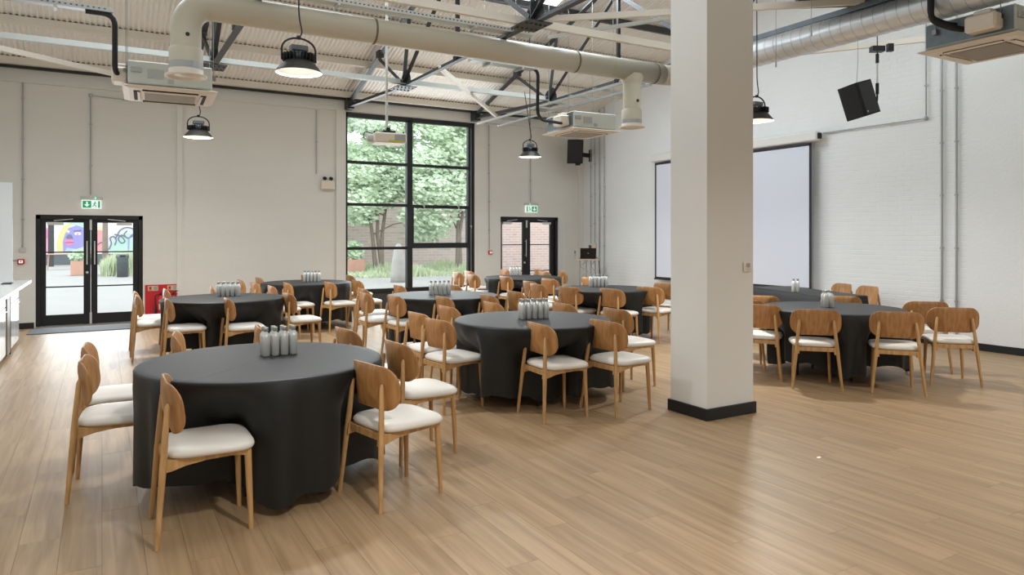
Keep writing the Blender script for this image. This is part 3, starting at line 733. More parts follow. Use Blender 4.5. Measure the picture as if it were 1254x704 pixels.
for k, L in CH.items():
    for (x, y, f, lab) in L:
        c = cp if first else copy_tree(cp); first = False
        c.location = (x, y, 0); c.rotation_euler = (0, 0, radians(f)); tag(c, lab, 'chair', GR[k])
ALLCH = [(x, y, radians(f)) for L in CH.values() for (x, y, f, _) in L]
# ================================================================ TABLES
def dent(cx, cy, a, rho, z):
    """distance from the centre at which the cloth meets a chair pushed under the table"""
    best = rho
    for (x, y, f) in ALLCH:
        if hypot(x-cx, y-cy) > 1.25: continue
        s_ = .25
        while s_ < rho:
            px, py = cx+s_*cos(a)-x, cy+s_*sin(a)-y
            lx = px*cos(f)+py*sin(f); ly = -px*sin(f)+py*cos(f)
            top = z > .52
            if (not top and -.262 < lx < .262 and abs(ly) < .25) or (top and -.27 < lx < -.11 and abs(ly) < .26 and z > .54):
                best = min(best, s_-.012); break
            s_ += .012
    return best
def round_cloth(key, cx, cy, label, seed, hem0=.05, ph=.6):
    rnd = random.Random(seed); r = .765; N = 144; p = [rnd.uniform(0, 6.28) for _ in range(5)]
    vs = []; fs = []; rings = [(.25, 0), (.5, 0), (.7, 0), (r-.012, -.001), (r-.002, -.006), (r+.003, -.016)]
    zt = .762; rows = 9
    hem = [hem0+.045*(1+cos(4*(2*pi*j/N)+ph))+.012*cos(17*2*pi*j/N) for j in range(N)]
    R = [[0]*N for _ in range(rows)]
    for i in range(rows):
        q = (i+1)/rows
        for j in range(N):
            a = 2*pi*j/N
            pl = (.55*cos(13*a+p[0]+.7*sin(2*a+p[4]))+.4*cos(21*a+p[1]+.8*sin(3*a+p[3]))+.25*cos(8*a+p[2]))
            rho = r+.008+.004*q+.045*q**.7*pl
            z = zt-.02-(zt-.02-hem[j])*q
            R[i][j] = dent(cx, cy, a, rho, z) if z < .54 else rho
    # ease the dents round the rim and let the cloth slope down to the seats
    isr = next(i for i in range(rows) if zt-.02-(zt-.02-.1)*(i+1)/rows < .52)
    for i in range(isr, rows):
        for _ in range(3):
            base = R[i][:]
            R[i] = [min(base[j], (base[j-1]+base[j]*2+base[(j+1) % N])/4) for j in range(N)]
    for i in range(isr):
        t_ = ((i+1)/(isr+1))**1.3
        for j in range(N): R[i][j] = R[i][j]*(1-t_)+min(R[i][j], R[isr][j])*t_
    vs.append((0, 0, zt))
    for rr, dz in rings:
        for j in range(N): vs.append((rr*cos(2*pi*j/N), rr*sin(2*pi*j/N), zt+dz+(.0035 if j in (N//8, N//8+N//2) and rr < .72 else 0)))
    for i in range(rows):
        q = (i+1)/rows
        for j in range(N):
            a = 2*pi*j/N; z = zt-.02-(zt-.02-hem[j])*q; vs.append((R[i][j]*cos(a), R[i][j]*sin(a), z))
    for j in range(N): fs.append((0, 1+j, 1+(j+1) % N))
    tot = len(rings)+rows
    for i in range(tot-1):
        for j in range(N):
            a, b = 1+i*N+j, 1+i*N+(j+1) % N; fs.append((a, a+N, b+N, b))
    o = MB().add(vs, fs, True).build('tablecloth', M_cloth, None, (cx, cy, 0)); tag(o, label, 'tablecloth', 'black round tablecloths')
def round_table_proto():
    t = empty('round_table')
    MB().lathe([(.001, .73), (.755, .73), (.76, .745), (.755, .758), (.001, .758)], n=48).build('tabletop', M_tan, t)
    MB().lathe([(.45, .70), (.47, .70), (.47, .73), (.45, .73)], n=32).build('apron', M_blackm, t)
    for k in range(4):
        a = pi/4+k*pi/2+.35
        MB().tube([(.36*cos(a), .36*sin(a), .71), (.40*cos(a), .40*sin(a), 0)], .013, 8).build('leg', M_blackm, t)
    return t
TL = {'T1': 'nearest round table at the front left of the hall', 'T2': 'central round table just left of the pillar', 'T4': 'round table in front of the red fire board',
      'T5': 'round table against the back wall left of the big window', 'T6': 'round table in front of the big window', 'T7': 'farthest round table beside the right glass door',
      'T8': 'round table behind the central one, cut by the pillar', 'T3': 'round table right of the pillar'}
tp = round_table_proto()
for i, (k, (x, y)) in enumerate(T.items()):
    t = tp if i == 0 else copy_tree(tp); t.location = (x, y, 0); tag(t, TL[k]+', hidden under its black cloth', 'table', 'round folding tables')
    round_cloth(k, x, y, 'black cloth draped over the '+TL[k], 11+i, .06 if k != 'T3' else .10, 3.6+i*.4)
# long table behind the column
d = Vector((.34, .94, 0)); e = Vector((.94, -.34, 0)); rz = atan2(d.y, d.x); LT = 1.9
c = Vector((8.725, 5.97, 0))+d*(LT/2-.02)
t = empty('long_table', c, rz, 'long rectangular table by the projection screen, hidden under its black cloth', 'table')
MB().box((0, 0, .744), (LT-.04, .70, .026)).build('tabletop', M_tan, t)
for sx in (-1, 1):
    for sy in (-1, 1): MB().tube([(sx*(LT/2-.15), sy*.3, .73), (sx*(LT/2-.15), sy*.3, 0)], .013, 8).build('leg', M_blackm, t)
m_ = MB(); N = 120; vs = []; fs = []
def rrect(k, gx, gy, rc=.05):
    per = []
    for (cx, cy, a0) in ((gx-rc, gy-rc, 0), (-(gx-rc), gy-rc, pi/2), (-(gx-rc), -(gy-rc), pi), (gx-rc, -(gy-rc), 1.5*pi)):
        for q in range(6):
            a = a0+pi/2*q/5; per.append((cx+rc*cos(a), cy+rc*sin(a)))
        nx = {0: (-(gx-rc), gy), pi/2: (-gx, -(gy-rc)), pi: (gx-rc, -gy), 1.5*pi: (gx, gy-rc)}[a0]
        x0, y0 = per[-1]
        for q in range(1, 14): per.append((x0+(nx[0]-x0)*q/14, y0+(nx[1]-y0)*q/14))
    return per
P0 = rrect(0, LT/2, .36); n = len(P0)
lv = [(-.03, .762), (0, .760), (.006, .745)]+[(.008+.004*q, .745-.07*q) for q in range(1, 10)]
for li, (g, z) in enumerate(lv):
    pr = rrect(0, LT/2+g, .36+g)
    for j, (x, y) in enumerate(pr):
        wv = .018*max(0, li-2)/9*cos(j*.9)+.01*max(0, li-2)/9*cos(j*.37); rr = hypot(x, y); vs.append((x*(1+wv/rr), y*(1+wv/rr), z))
fs.append(tuple(range(n-1, -1, -1)))
for i in range(len(lv)-1):
    for j in range(n): fs.append((i*n+j, i*n+(j+1) % n, (i+1)*n+(j+1) % n, (i+1)*n+j))
o = MB().add(vs, fs, True).build('tablecloth', M_cloth, None, c); o.rotation_euler.z = rz
tag(o, 'black cloth hanging over the long table in front of the projection screen', 'tablecloth')
# ================================================================ BOTTLES
def bottle_proto():
    t = empty('steel_bottle')
    MB().lathe([(.001, 0), (.024, 0), (.0265, .004), (.0265, .125), (.024, .142), (.017, .154), (.0125, .160), (.012, .168)], n=18).build('body', M_steel, t)
    MB().lathe([(.0145, .166), (.0155, .168), (.0155, .190), (.0145, .194), (.001, .194)], n=14).build('cap', M_galvd, t)
    return t
bp = bottle_proto(); fb = True
def bottles(cx, cy, nx, ny, rz, zt, where, sp=.061, spy=.066):
    global fb
    for j in range(ny):
        for i in range(nx):
            x = (i-(nx-1)/2)*sp; y = (j-(ny-1)/2)*spy
            b = bp if fb else copy_tree(bp); fb = False
            b.location = (cx+x*cos(rz)-y*sin(rz), cy+x*sin(rz)+y*cos(rz), zt)
            pos = {1: [''], 2: ['left', 'right'], 4: ['leftmost', 'second', 'third', 'rightmost'], 5: ['leftmost', 'second', 'middle', 'fourth', 'rightmost']}[nx][i]
            row = '' if ny == 1 else ('front row ' if j == 0 else 'rear row ')
            tag(b, '%s %ssteel water bottle on the %s' % (pos, row, where), 'bottle', 'steel bottles on the '+where)
bottles(1.053, 4.965, 4, 2, 0.02, .765, 'nearest round table')
bottles(3.69, 5.87, 5, 2, radians(-12), .765, 'central round table')
bottles(1.48, 10.1, 5, 2, radians(-20), .765, 'table before the red fire board')
bottles(3.24, 12.55, 5, 2, radians(-25), .765, 'table left of the big window')
bottles(4.07, 8.92, 5, 2, radians(-20), .765, 'table in front of the big window')
bottles(7.38, 12.45, 4, 2, radians(-30), .765, 'farthest table by the right door')
bottles(6.92, 9.05, 5, 2, radians(-28), .765, 'table left of the pillar')
bottles(7.18, 5.12, 2, 2, radians(-30), .765, 'table right of the pillar')
bottles(8.70, 6.72, 2, 1, radians(-30), .765, 'long table by the screen')
# ================================================================ SCREEN, SPEAKERS, PROJECTOR
sc = empty('projection_screen', (R_-.14, 9.62, 0), 0, 'large pull down projection screen hanging on the right wall behind the pillar', 'projection screen')
MB().box((0, 0, 1.90), (.004, 3.78, 2.42)).build('screen_fabric', M_screen, sc)
m_ = MB(); y0, y1 = -1.93, 1.93
m_.box((-.001, 0, 3.125), (.005, 3.86, .05)).box((-.001, y0+.02, 1.9), (.005, .045, 2.45)).box((-.001, y1-.02, 1.9), (.005, .045, 2.45)).box((-.001, 0, .675), (.005, 3.86, .045)).build('black_border', M_sb, sc)
MB().tube([(0, y0-.02, .65), (0, y1+.02, .65)], .015, 8).build('bottom_bar', M_black, sc)
MB().box((.03, 0, 3.25), (.13, 4.1, .16), bev=.02).build('housing', M_white, sc)
MB().box((.03, y0-.13, 3.25), (.08, .05, .1), bev=.01).build('end_cap', M_black, sc)
fwd = Vector((sin(radians(29.93)), cos(radians(29.93)), 0))
s1 = empty('loudspeaker', (8.5, 5.62, 3.33), -radians(29.93), 'black loudspeaker tilted on a ceiling pole before the right wall', 'loudspeaker')
tilt = Matrix.Rotation(radians(-17), 4, 'Y') @ Matrix.Rotation(radians(24), 4, 'Z')
MB().prism([(-.14, -.13), (-.12, -.15), (.15, -.15), (.15, .13), (-.14, .13)], .44, 'xy', -.22).build('cabinet', M_blackm, s1).matrix_local = tilt
MB().box((.01, -.153, 0), (.24, .008, .40)).build('grille', M_black, s1).matrix_local = tilt
MB().lathe([(.001, 0), (.012, 0), (.012, .003), (.001, .003)], n=12).build('badge', M_galvd, s1).matrix_local = tilt @ Matrix.Translation((-.08, -.157, -.17)) @ Matrix.Rotation(pi/2, 4, 'X')
MB().tube([(.15, -.02, -.06), (.225, -.03, -.06), (.235, -.03, .02), (.235, -.03, .10)], .012, 8).build('swivel_arm', M_black, s1)
MB().tube([(.235, -.03, .08), (.235, -.03, .22)], .021, 10).tube([(.235, -.03, .48), (.235, -.03, .60)], .021, 10).build('pole_sleeve', M_black, s1)
MB().tube([(.235, -.03, .2), (.235, -.03, .5)], .014, 10).build('pole', M_steel, s1)
MB().box((.235, -.03, .66), (.16, .1, .07)).box((.40, -.03, .68), (.07, .06, .1)).tube([(.235, -.03, .58), (.235, -.03, zr(5.62)-3.33)], .006, 6).build('clamp', M_black, s1)
MB().tube([(-.02, .0, .18), (-.0, .0, .5), (.01, .02, zr(5.62)-3.35)], .003, 5).build('safety_wire', M_wire, s1)
s2 = empty('loudspeaker', (9.86, 13.85, 3.61), 0, 'black loudspeaker on a bracket high in the far right corner', 'loudspeaker')
b2 = MB().prism([(-.19, -.16), (.19, -.16), (.12, .16), (-.12, .16)], .56, 'xy', -.28).build('cabinet', M_blackm, s2); b2.rotation_euler = (radians(10), 0, radians(-26))
g2 = MB().box((0, -.165, 0), (.35, .01, .52)).build('grille', M_black, s2); g2.rotation_euler = (radians(10), 0, radians(-26))
MB().bar((.1, .1, -.05), (.64, .2, -.05), .05, .1).bar((.2, .05, -.3), (.2, .1, .2), .04, .04).box((.63, .2, -.05), (.02, .1, .3)).box((.12, .02, -.3), (.1, .06, .06)).build('wall_bracket', M_black, s2)
pj = empty('projector', (3.24, 8.72, 2.84), radians(-8), 'white ceiling projector on a chrome pole before the big window', 'projector')
MB().box((0, 0, 0), (.42, .32, .13), bev=.015).build('body', M_acw, pj)
MB().box((.12, -.163, .0), (.14, .006, .09)).build('vent', M_galvd, pj)
MB().box((.06, -.166, -.045), (.17, .004, .022)).build('warning_label', M_label, pj)
MB().tube([(-.2, -.05, .0), (-.29, -.05, .0)], [.055, .05], 16).build('lens', M_acg, pj)
MB().box((0, 0, .085), (.16, .16, .03)).box((0, 0, .12), (.05, .05, .06)).tube([(-.18, 0, .07), (-.18, 0, .1)], .012, 6).tube([(.18, -.1, .06), (.18, -.1, .09)], .012, 6).build('mount', M_black, pj)
MB().tube([(-.02, 0, .14), (-.02, 0, zr(8.72)-2.84)], .018, 12).build('pole', M_steel, pj)
MB().tube(rounded([(-.17, .05, .06), (-.3, .05, .1), (-.32, .05, .0), (-.2, .06, -.02)], .06), .006, 6).build('cable', M_black, pj)
# ================================================================ LECTERN AND LAPTOP
lc = empty('lectern', (9.72, 13.15, 0), radians(-30), 'truss legged lectern with a pale wooden top in the far right corner', 'lectern')
MB().box((0, 0, 1.03), (.50, .42, .03)).build('top', M_tan, lc)
for x in (-.17, -.02, .1, .2):
    MB().tube([(x, -.05 if x < 0 else .05, 0), (x, -.05 if x < 0 else .05, 1.02)], .018, 8).build('leg', M_galvd, lc)
m_ = MB()
for k in range(7): m_.tube([(-.17+.19*(k % 2)+.0, -.05, .1+.13*k), (-.17+.19*((k+1) % 2), -.05, .23+.13*k)], .007, 6); m_.tube([(.1+.1*(k % 2), .05, .1+.13*k), (.1+.1*((k+1) % 2), .05, .23+.13*k)], .007, 6)
m_.build('lattice', M_galvd, lc)
MB().box((0, 0, .012), (.5, .42, .024)).build('base', M_black, lc)
lt = empty('laptop', (9.72, 13.12, 1.046), radians(-32), 'open black laptop standing on the lectern', 'laptop')
MB().box((0, 0, .01), (.36, .25, .018)).build('keyboard_base', M_black, lt)
sl = MB().box((0, 0, .12), (.36, .012, .235), bev=.004).build('lid', M_pane_dark, lt); sl.location = (0, -.13, .015); sl.rotation_euler = (.18, 0, 0)
MB().lathe([(.001, 0), (.012, 0), (.012, .002), (.001, .002)], n=12).build('lid_mark', M_galvd, lt).matrix_local = Matrix.Translation((0, -.165, .13)) @ Matrix.Rotation(pi/2+.18, 4, 'X')
ms = MB().tube(rounded([(10.05, 13.05, 0), (10.05, 13.05, .55), (10.0, 13.08, 1.05), (9.90, 13.1, 1.10)], .25), .008, 8).lathe([(.1, 0), (.1, .015), (.001, .02)], (10.05, 13.05, 0), 20).build('microphone_stand', M_black)
tag(ms, 'slim curved black stand beside the lectern', 'stand')
o = MB().tube([(9.47, 13.27, 1.045), (9.47, 13.27, 1.17)], .004, 6).tube([(9.47, 13.27, 1.17), (9.47, 13.27, 1.23)], .012, 8).build('microphone', M_black); tag(o, 'small black microphone rising from the left side of the lectern', 'microphone')
# ================================================================ WALL FITTINGS
def conduit(P, label, r=.011, clips=True, m=M_galvd, nrm=(0, -1, 0)):
    t = empty('conduit', P[0], 0, label, 'conduit'); Q = [Vector(p)-Vector(P[0]) for p in P]
    MB().tube(Q, r, 8).build('tube', m, t)
    m_ = MB()
    for i in range(len(Q)-1):
        L = (Q[i+1]-Q[i]).length; n = int(L/.7)
        for k in range(n):
            p = Q[i]+(Q[i+1]-Q[i])*((k+.7)/(n+.4)); m_.box(p, (.045 if nrm[1] else .02, .02 if nrm[1] else .045, .025))
    if m_.v: m_.build('clips', m, t)
    m_ = MB()
    for q in Q[1:-1]: m_.box(q, (.06, .04, .06), bev=.012)
    if m_.v: m_.build('junction_box', m, t)
    return t
yb = B_-.03
conduit([(-1.162, yb, 4.38), (-1.162, yb, 1.37)], 'vertical grey conduit left of the left glass doors')
conduit([(.45, yb, 4.02), (-.173, yb, 4.05), (-.173, yb, 2.30)], 'grey conduit bending down to the exit sign over the left doors')
conduit([(3.797, yb, 4.15), (3.797, yb, 2.84)], 'short grey conduit down to the twin spot light left of the big window')
conduit([(7.807, yb, 4.15), (7.82, yb, 1.25)], 'grey conduit down to the red call point right of the big window')
conduit([(8.95, yb, 4.15), (8.95, yb, 2.40)], 'grey conduit down to the exit sign over the right door')
xr = R_-.03
for y, z0, l, x in ((14.0, 1.3, 'leftmost of the four conduits in the far right corner', xr), (13.84, 1.36, 'second of the four conduits in the far right corner', xr), (13.66, .12, 'third and thickest of the four conduits in the far right corner', xr), (13.47, .12, 'rightmost of the four conduits in the far right corner', xr),
                    (5.63, .12, 'left conduit of the full height pair on the right brick wall', xr), (5.43, .12, 'right conduit of the full height pair on the right brick wall', xr)):
    conduit([(x, y, zr(y)-.02 if y > 10 else 4.95), (x, y, z0)], l, .016 if y in (13.66, 5.63, 5.43) else .011, nrm=(1, 0, 0))
conduit([(xr, 5.852, 4.95), (xr, 5.852, 3.30), (xr, 7.55, 3.30)], 'grey conduit turning along the brick wall to the projection screen', .012, nrm=(1, 0, 0))
o = MB().box((-1.162, B_-.03, 1.34), (.09, .05, .08), bev=.008).box((-1.175, B_-.058, 1.34), (.015, .01, .03)).box((-1.15, B_-.058, 1.34), (.015, .01, .03)).build('wall_switch', M_acg); tag(o, 'grey double wall switch at the foot of the conduit left of the left doors', 'switch')
def callpoint(x, z, l):
    t = empty('call_point', (x, B_-.012, z), 0, l, 'fire alarm call point')
    MB().box((0, -.03, 0), (.1, .05, .09), bev=.01).build('housing', M_red, t); MB().box((0, -.058, 0), (.055, .008, .045)).build('glass_label', M_signw, t)
    MB().box((0, -.063, .004), (.02, .004, .02)).build('symbol', M_blackm, t)
callpoint(-1.185, 1.14, 'red fire call point below the grey switch left of the left doors'); callpoint(7.84, 1.19, 'red fire call point between the big window and the right door')
o = MB().tube([(-1.6, B_-.02, 1.16), (-1.23, B_-.02, 1.16)], .01, 6).build('conduit', M_galvd); tag(o, 'short horizontal conduit left of the red call point', 'conduit')
def exit_sign(x, y, z, flip, l, s=1.):
    t = empty('exit_sign', (x, y, z), 0, l, 'exit sign')
    MB().box((0, -.03, .11*s), (.34*s, .07, .05), bev=.008).build('light_housing', M_acg, t)
    MB().box((0, -.03, 0), (.30*s, .03, .15*s)).build('panel', M_signw, t)
    f = -1 if flip else 1; X = lambda v: v*s*f
    MB().box((X(-.068), -.048, 0), (.13*s, .004, .12*s)).build('green_field', M_green, t)
    MB().prism([(X(-.068)-.012*s, .045*s), (X(-.068)+.012*s, .045*s), (X(-.068)+.012*s, 0), (X(-.068)+.042*s, 0), (X(-.068), -.045*s), (X(-.068)-.042*s, 0), (X(-.068)-.012*s, 0)], .004, 'xz', -.053).build('down_arrow', M_signw, t)
    m_ = MB().box((X(.115), -.048, 0), (.03*s, .004, .12*s))
    m_.lathe([(.001, -.001), (.012*s, -.001), (.012*s, .001), (.001, .001)], (0, 0, 0), 10)
    k = len(m_.v)-40; m_.v[k:] = [(X(.055)+v[0], -.048+v[2], .04*s+v[1]) for v in m_.v[k:]]
    for a, b in (((.05, .028), (.045, -.005)), ((.047, .02), (.075, .015)), ((.047, .02), (.028, .006)), ((.045, -.005), (.068, -.022)), ((.068, -.022), (.066, -.05)), ((.045, -.005), (.03, -.03)), ((.03, -.03), (.012, -.034))):
        m_.bar((X(a[0]), -.049, a[1]*s), (X(b[0]), -.049, b[1]*s), .004, .012*s, (0, 0, 1))
    m_.build('running_figure_and_door', M_green, t)
    MB().box((X(.06), -.068, .11*s), (.014, .008, .014)).build('led', M_gold, t)
exit_sign(-.16, B_, 2.13, False, 'lit green exit sign with down arrow over the left glass doors')
exit_sign(8.97, B_, 2.22, True, 'lit green exit sign with down arrow over the right glass door', 1.1)
em = empty('emergency_light', (4.02, B_, 2.62), 0, 'white twin spot emergency light left of the big window', 'emergency light')
MB().box((0, -.05, 0), (.28, .09, .18), bev=.01).build('case', M_acw, em)
for x in (-.06, .07): MB().tube([(x, -.06, .09), (x, -.06, .12)], .008, 6).tube([(x, -.03, .14), (x, -.09, .13)], .036, 12).build('spot_head', M_black, em)
fb_ = empty('fire_point_board', (.97, B_-.012, 0), 0, 'red fire point backboard beside the left glass doors', 'fire point')
MB().box((0, -.01, .41), (.58, .02, .54)).build('backboard', M_red, fb_)
for x in (-.16, .16):
    MB().box((x, -.023, .615), (.17, .006, .09)).build('notice', M_print, fb_)
    m_ = MB().box((x-.045, -.028, .62), (.04, .004, .05)).box((x-.045, -.028, .582), (.05, .004, .008)); m_.build('notice_symbol', M_red, fb_)
    m_ = MB()
    for k in range(4): m_.box((x+.04, -.028, .64-.016*k), (.06, .004, .006))
    m_.build('notice_text', M_bark, fb_)
def extinguisher(x, col, label, hz=.42):
    t = empty('fire_extinguisher', (x, B_-.14, .10), 0, label, 'fire extinguisher')
    MB().lathe([(.001, 0), (.055, 0), (.062, .01), (.062, hz-.12), (.05, hz-.08), (.02, hz-.05), (.018, hz-.03)], n=20).build('cylinder', col, t)
    MB().box((0, 0, hz-.01), (.03, .03, .04)).bar((-.02, 0, hz+.02), (.08, 0, hz+.045), .018, .012).bar((-.02, 0, hz), (.07, 0, hz-.005), .018, .01).build('valve', M_black, t)
    MB().tube(rounded([(-.02, -.01, hz-.01), (-.1, -.03, hz-.03), (-.09, -.03, .15)], .06), .01, 6).tube([(-.09, -.03, .2), (-.09, -.03, .04)], [.012, .03], 10).build('hose', M_black, t)
    MB().box((0, -.063, hz*.45), (.07, .004, .1)).build('label_plate', M_print, t)
extinguisher(.93, M_red, 'red fire extinguisher with black horn before the red board'); extinguisher(1.14, M_red, 'second red fire extinguisher, hidden behind the chairs at the red board')
o = MB().box((0, 0, .008), (1.72, .64, .01), bev=.003).build('door_mat', M_mat, None, (-.18, 13.78, 0)); tag(o, 'long grey entrance mat inside the left glass doors', 'mat')
o = MB().box((0, 0, .004), (1.66, .09, .006)).build('door_mat_edge', M_galvd, None, (-.17, 14.22, 0)); tag(o, 'pale ribbed threshold strip between the grey mat and the left doors', 'threshold strip')
th = empty('thermostat', (4.958, 4.34, 1.305), 0, 'white thermostat on the right face of the pillar', 'thermostat')
MB().box((0, -.012, 0), (.088, .022, .088), bev=.006).build('case', M_acw, th); MB().box((-.005, -.025, .012), (.045, .004, .035)).build('display', M_galvd, th)
MB().box((.0, -.025, -.022), (.05, .004, .01)).build('buttons', M_acg, th)
tb = empty('control_box', (R_-.04, 13.93, 1.22), 0, 'white control box with small display on the far right corner wall', 'control box')
MB().box((0, 0, 0), (.06, .26, .34), bev=.01).build('case', M_acw, tb); MB().box((-.033, .04, .08), (.006, .1, .09)).build('display', M_dark, tb)
# hanging wires seen against the walls
for p, l in (((6.6, 4.9, 3.75), 'thin steel hanging wire above the spiral duct'), ((6.9, 5.6, 3.6), 'thin wire hanging beside the pillar below the roof brace')):
    o = MB().tube([p, (p[0], p[1], zr(p[1])-.1)], .003, 5).box(p, (.012, .012, .06)).build('hanging_wire', M_wire); tag(o, l, 'wire')
# small white scrap on floor
o = MB().box((0, 0, .003), (.03, .012, .004)).build('paper_scrap', M_signw, None, (4.42, 3.22, 0)); tag(o, 'tiny white scrap on the open floor right of the pillar', 'scrap')
# ================================================================ KITCHEN COUNTER (left edge)
kc = empty('kitchen_counter', (-1.06, 0, 0), 0, 'white glossy counter run at the left edge of the view', 'cabinet')
MB().box((-.45, 10.3, .46), (.86, 4.5, .84)).build('carcass', M_acg, kc)
MB().box((-.45, 10.3, .025), (.80, 4.5, .05)).build('plinth', M_galvd, kc)
ws = [(12.55, 11.95), (11.95, 11.35), (10.95, 10.35), (10.35, 9.75), (9.75, 9.1), (9.1, 8.4)]
for a, b in ws:
    dr = MB().box((-.01, (a+b)/2, .36), (.02, a-b-.008, .60), bev=.003).build('door', M_gloss, kc)
    MB().tube([(.02, (a+b)/2-.15, .62), (.02, (a+b)/2+.15, .62)], .006, 6).build('handle', M_steel, dr)
    dw = MB().box((-.01, (a+b)/2, .76), (.02, a-b-.008, .17), bev=.003).build('drawer', M_gloss, kc)
    MB().tube([(.02, (a+b)/2-.15, .80), (.02, (a+b)/2+.15, .80)], .006, 6).build('handle', M_steel, dw)
MB().box((-.005, 11.15, .46), (.03, .38, .84)).build('filler_panel', M_olive, kc); MB().box((.0, 11.34, .44), (.03, .025, .86)).build('dark_edge', M_black, kc)
wt = MB().box((-1.40, 10.32, .90), (.98, 4.6, .04), bev=.004).build('worktop', M_top, None); tag(wt, 'white stone worktop on the counter at the left edge', 'worktop')
sp = MB().box((-1.60, 12.25, 1.63), (.98, .04, 1.42)).build('tall_panel', M_gloss); tag(sp, 'tall plain white panel standing on the worktop at the left edge', 'panel')
o = MB().box((0, 0, .008), (.12, .3, .012), bev=.004).build('hob_plate', M_dark, None, (-1.12, 11.75, .92)); tag(o, 'small dark plate set on the far end of the worktop', 'plate')
# ================================================================ OUTSIDE
g = MB().box((5, 54, -.09), (90, 78.5, .08)).build('ground', M_pave); g['kind'] = 'structure'
o = MB().box((16, 35.2, 2.2), (24, .35, 4.5)).box((16, 35.2, 4.5), (24, .45, .12)).build('garden_wall', M_obrick); tag(o, 'old pinkish brick garden wall seen through the big window', 'wall')
o = MB().box((12.6, 18.6, 2.2), (5.4, .3, 4.6)).box((12.6, 18.6, 4.55), (5.4, .4, .1)).build('yard_wall', M_ybrick); tag(o, 'pink brick wall just outside the right glass door', 'wall')
def leaves(mb, c, rad, n, size, rnd, flat=.5):
    for _ in range(n):
        while True:
            p = Vector((rnd.uniform(-1, 1), rnd.uniform(-1, 1), rnd.uniform(-1, 1)))
            if .2 < p.length < 1: break
        p = Vector((p.x*rad[0], p.y*rad[1], p.z*rad[2]))+Vector(c)
        a = rnd.uniform(0, 6.28); t_ = rnd.uniform(-.9, .9); s_ = size*rnd.uniform(.6, 1.3)
        u = Vector((cos(a), sin(a)*.6, sin(a)*.5*flat)).normalized()*s_; v = Vector((-sin(a)*.3, cos(a)*.4+t_, .7)).normalized()*s_*.55
        mb.add([p-u, p-v, p+u, p+v], [(0, 1, 2, 3)])
def tree(x, y, h, rad, n, size, label, seed, trunks=1, m=M_leafA, low=0):
    rnd = random.Random(seed); t = empty('garden_tree', (x, y, 0), 0, label, 'tree', 'trees in the garden'); b = MB()
    tips = []
    for k in range(trunks):
        dx = rnd.uniform(-.8, .8)*trunks*.5; top = Vector((dx, rnd.uniform(-.5, .5), h*.62))
        b.tube([(dx*.1+k*.12, 0, -.05), (dx*.35, .05, h*.22), top], [.11, .08, .04], 7); tips.append(top)
        for q in range(5):
            s0 = Vector((dx*.35, .05, h*.22)).lerp(top, rnd.random()); e0 = s0+Vector((rnd.uniform(-1, 1)*rad, rnd.uniform(-1, 1)*rad*.4, rnd.uniform(.4, 1.3)))
            b.tube([s0, (s0+e0)/2+Vector((0, 0, .15)), e0], [.04, .028, .012], 5)
    b.build('trunk', M_bark, t)
    f = MB()
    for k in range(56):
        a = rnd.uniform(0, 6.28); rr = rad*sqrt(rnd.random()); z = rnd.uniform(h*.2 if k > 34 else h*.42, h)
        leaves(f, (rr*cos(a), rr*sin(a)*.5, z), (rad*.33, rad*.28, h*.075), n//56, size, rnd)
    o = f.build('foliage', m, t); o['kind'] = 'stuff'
    return t
tree(10.3, 29.0, 7.2, 2.6, 14000, .12, 'large pale green tree with leaning trunks filling the big window', 3, 3)
tree(13.6, 28.0, 7.6, 2.6, 12000, .12, 'tall pale green tree at the right side of the big window', 5, 2)
tree(16.8, 32.0, 8.6, 2.8, 7000, .15, 'green tree farther off at the right of the big window view', 8, 1)
tree(8.3, 33.0, 6.0, 2.2, 6000, .15, 'smaller green tree at the left of the big window view', 9, 1)
tree(13.9, 17.9, 3.2, .8, 1200, .07, 'thin green shrub beside the brick wall outside the right door', 12, 1)
def bed(x0, x1, y, d, h, label, seed, n=5000):
    rnd = random.Random(seed); f = MB()
    for _ in range(n):
        x = rnd.uniform(x0, x1); yy = y+rnd.uniform(-d, d); hh = h*rnd.uniform(.3, 1)*(.6+.4*sin(x*1.9)); a = rnd.uniform(0, 6.28); w_ = rnd.uniform(.02, .05)
        dx = rnd.uniform(-.12, .12)
        f.add([(x-w_*cos(a), yy-w_*sin(a), -.05), (x+w_*cos(a), yy+w_*sin(a), -.05), (x+dx, yy, hh)], [(0, 1, 2)])
    o = f.build('planting_bed', M_leafB); tag(o, label, 'plants', kind='stuff')
bed(8.6, 16, 28.5, 2.6, .55, 'tall grasses and low plants along the garden wall outside the big window', 21, 9000)
bed(.0, 2.6, 33.3, .9, 1.1, 'green planting seen through the right leaf of the left glass doors', 22, 4000)
bed(10.5, 14, 18.2, .2, .5, 'weeds at the foot of the brick wall outside the right door', 23, 900)
def planter(x, y, w_, h, label, seed, sh=1.):
    t = empty('planter', (x, y, -.05), 0, label, 'planter')
    MB().box((0, 0, h/2), (w_, w_, h), bev=.015).build('box', M_terra, t); f = MB(); leaves(f, (0, 0, h+.35*sh), (w_*.6, w_*.6, .45*sh), 700, .09, random.Random(seed)); o = f.build('shrub', M_leafA, t); o['kind'] = 'stuff'
planter(9.27, 29.2, .8, .62, 'square terracotta planter with a shrub outside the big window', 31)
planter(-.80, 33.8, .62, .6, 'square terracotta planter with a shrub outside the left glass doors', 32, .6)
rk = MB().lathe([(.001, 0), (.28, 0), (.27, .3), (.22, .8), (.16, 1.15), (.08, 1.32), (.001, 1.36)], n=14).build('standing_stone', M_rock, None, (9.0, 23.2, -.05)); tag(rk, 'tall grey standing stone on the paving outside the big window', 'stone')
bn = empty('litter_bin', (.70, 31.5, -.05), 0, 'dark grey litter bin outside the left glass doors', 'bin')
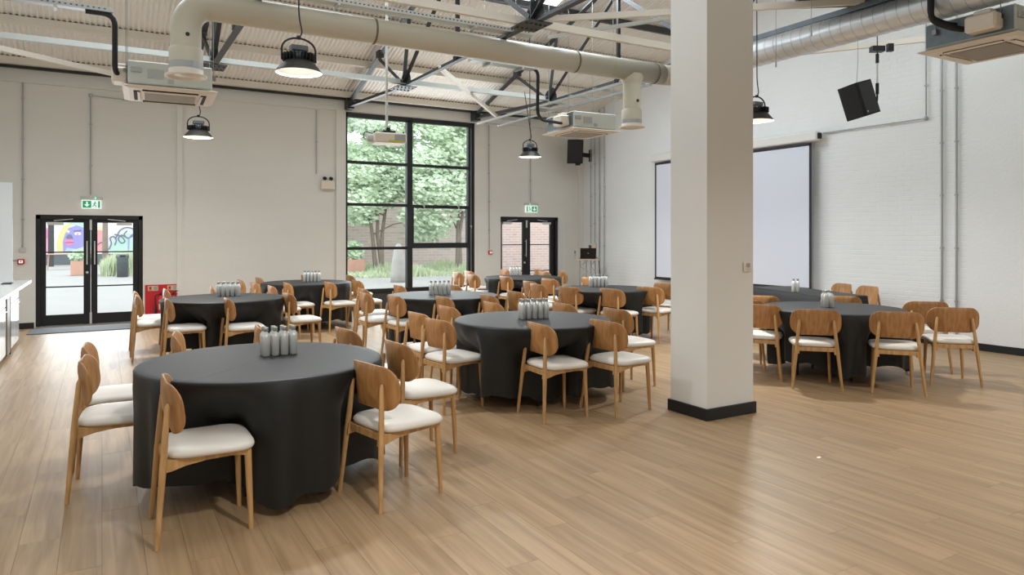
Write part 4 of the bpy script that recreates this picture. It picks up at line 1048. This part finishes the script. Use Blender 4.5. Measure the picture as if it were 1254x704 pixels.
MB().lathe([(.001, 0), (.2, 0), (.2, .74), (.23, .76), (.23, .9), (.001, .9)], n=18).build('drum', M_grey, bn); MB().box((0, -.21, .83), (.2, .06, .07)).build('slot', M_blackm, bn)
# painted mural wall outside the left doors
MU = empty('mural_wall', (0, 46, 0), 0, 'outdoor wall painted with a blue face, a red face and grey swirls', 'mural')
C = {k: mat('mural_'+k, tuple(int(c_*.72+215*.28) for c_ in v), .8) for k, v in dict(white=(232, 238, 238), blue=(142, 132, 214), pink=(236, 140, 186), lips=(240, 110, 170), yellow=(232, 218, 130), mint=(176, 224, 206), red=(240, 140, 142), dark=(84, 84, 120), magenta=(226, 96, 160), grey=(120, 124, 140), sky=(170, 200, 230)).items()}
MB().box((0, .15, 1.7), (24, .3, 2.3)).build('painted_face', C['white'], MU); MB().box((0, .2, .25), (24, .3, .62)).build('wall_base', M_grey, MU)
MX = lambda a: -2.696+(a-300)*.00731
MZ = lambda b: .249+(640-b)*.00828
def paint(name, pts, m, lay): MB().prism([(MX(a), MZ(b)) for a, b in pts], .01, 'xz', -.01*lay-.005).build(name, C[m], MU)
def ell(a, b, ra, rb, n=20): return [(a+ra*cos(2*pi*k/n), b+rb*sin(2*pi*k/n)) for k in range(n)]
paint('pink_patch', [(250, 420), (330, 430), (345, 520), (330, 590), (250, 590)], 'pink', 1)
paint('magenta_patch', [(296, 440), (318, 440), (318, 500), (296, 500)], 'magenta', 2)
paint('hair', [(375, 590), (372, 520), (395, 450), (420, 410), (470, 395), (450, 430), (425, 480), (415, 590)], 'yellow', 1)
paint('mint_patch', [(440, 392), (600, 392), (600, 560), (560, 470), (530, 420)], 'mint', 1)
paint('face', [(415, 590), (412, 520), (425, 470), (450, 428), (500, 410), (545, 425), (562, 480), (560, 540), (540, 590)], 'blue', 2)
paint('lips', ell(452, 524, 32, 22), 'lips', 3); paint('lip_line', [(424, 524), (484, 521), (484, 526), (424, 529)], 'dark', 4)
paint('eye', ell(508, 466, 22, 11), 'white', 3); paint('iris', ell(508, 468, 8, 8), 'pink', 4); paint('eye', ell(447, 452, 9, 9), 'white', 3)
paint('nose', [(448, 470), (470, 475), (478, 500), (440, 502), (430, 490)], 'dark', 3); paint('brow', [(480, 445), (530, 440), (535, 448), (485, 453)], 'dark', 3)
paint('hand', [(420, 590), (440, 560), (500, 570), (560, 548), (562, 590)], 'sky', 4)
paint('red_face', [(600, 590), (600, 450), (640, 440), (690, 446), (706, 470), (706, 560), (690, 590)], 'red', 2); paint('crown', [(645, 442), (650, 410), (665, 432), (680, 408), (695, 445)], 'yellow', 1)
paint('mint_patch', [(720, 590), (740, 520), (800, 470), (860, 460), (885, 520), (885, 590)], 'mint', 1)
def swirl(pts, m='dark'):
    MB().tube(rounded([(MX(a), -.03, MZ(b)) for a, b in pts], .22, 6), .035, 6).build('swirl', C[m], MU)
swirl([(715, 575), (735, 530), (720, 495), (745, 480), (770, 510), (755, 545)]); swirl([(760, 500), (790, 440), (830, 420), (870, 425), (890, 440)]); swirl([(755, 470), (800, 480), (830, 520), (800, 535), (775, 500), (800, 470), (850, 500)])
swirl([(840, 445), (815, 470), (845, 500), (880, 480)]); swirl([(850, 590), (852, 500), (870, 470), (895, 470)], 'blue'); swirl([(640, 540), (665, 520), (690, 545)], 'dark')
for a, l in ((338, 'dark steel post before the left part of the mural'),):
    x = MX(a)*.96; o = MB().box((x, 44, 2.0), (.26, .26, 4.1)).build('yard_post', M_dark); tag(o, l, 'post')
o = MB().tube([(MX(690)*.9, 40, -.05), (MX(690)*.9, 40, 1.5), (MX(690)*.92, 40.2, 3.4)], [.16, .13, .12], 10).build('tree_trunk', M_bark); tag(o, 'bare dark tree trunk in front of the mural', 'tree')
# outdoor picnic table, faint
ot = empty('outdoor_table', (-1.7, 40, -.05), 0, 'slim reddish outdoor table in front of the mural', 'table')
MB().box((0, 0, .74), (1.3, .7, .04)).build('top', M_terra, ot)
for sx in (-1, 1):
    for sy in (-1, 1): MB().tube([(sx*.55, sy*.28, 0), (sx*.5, sy*.25, .74)], .02, 6).build('leg', M_terra, ot)
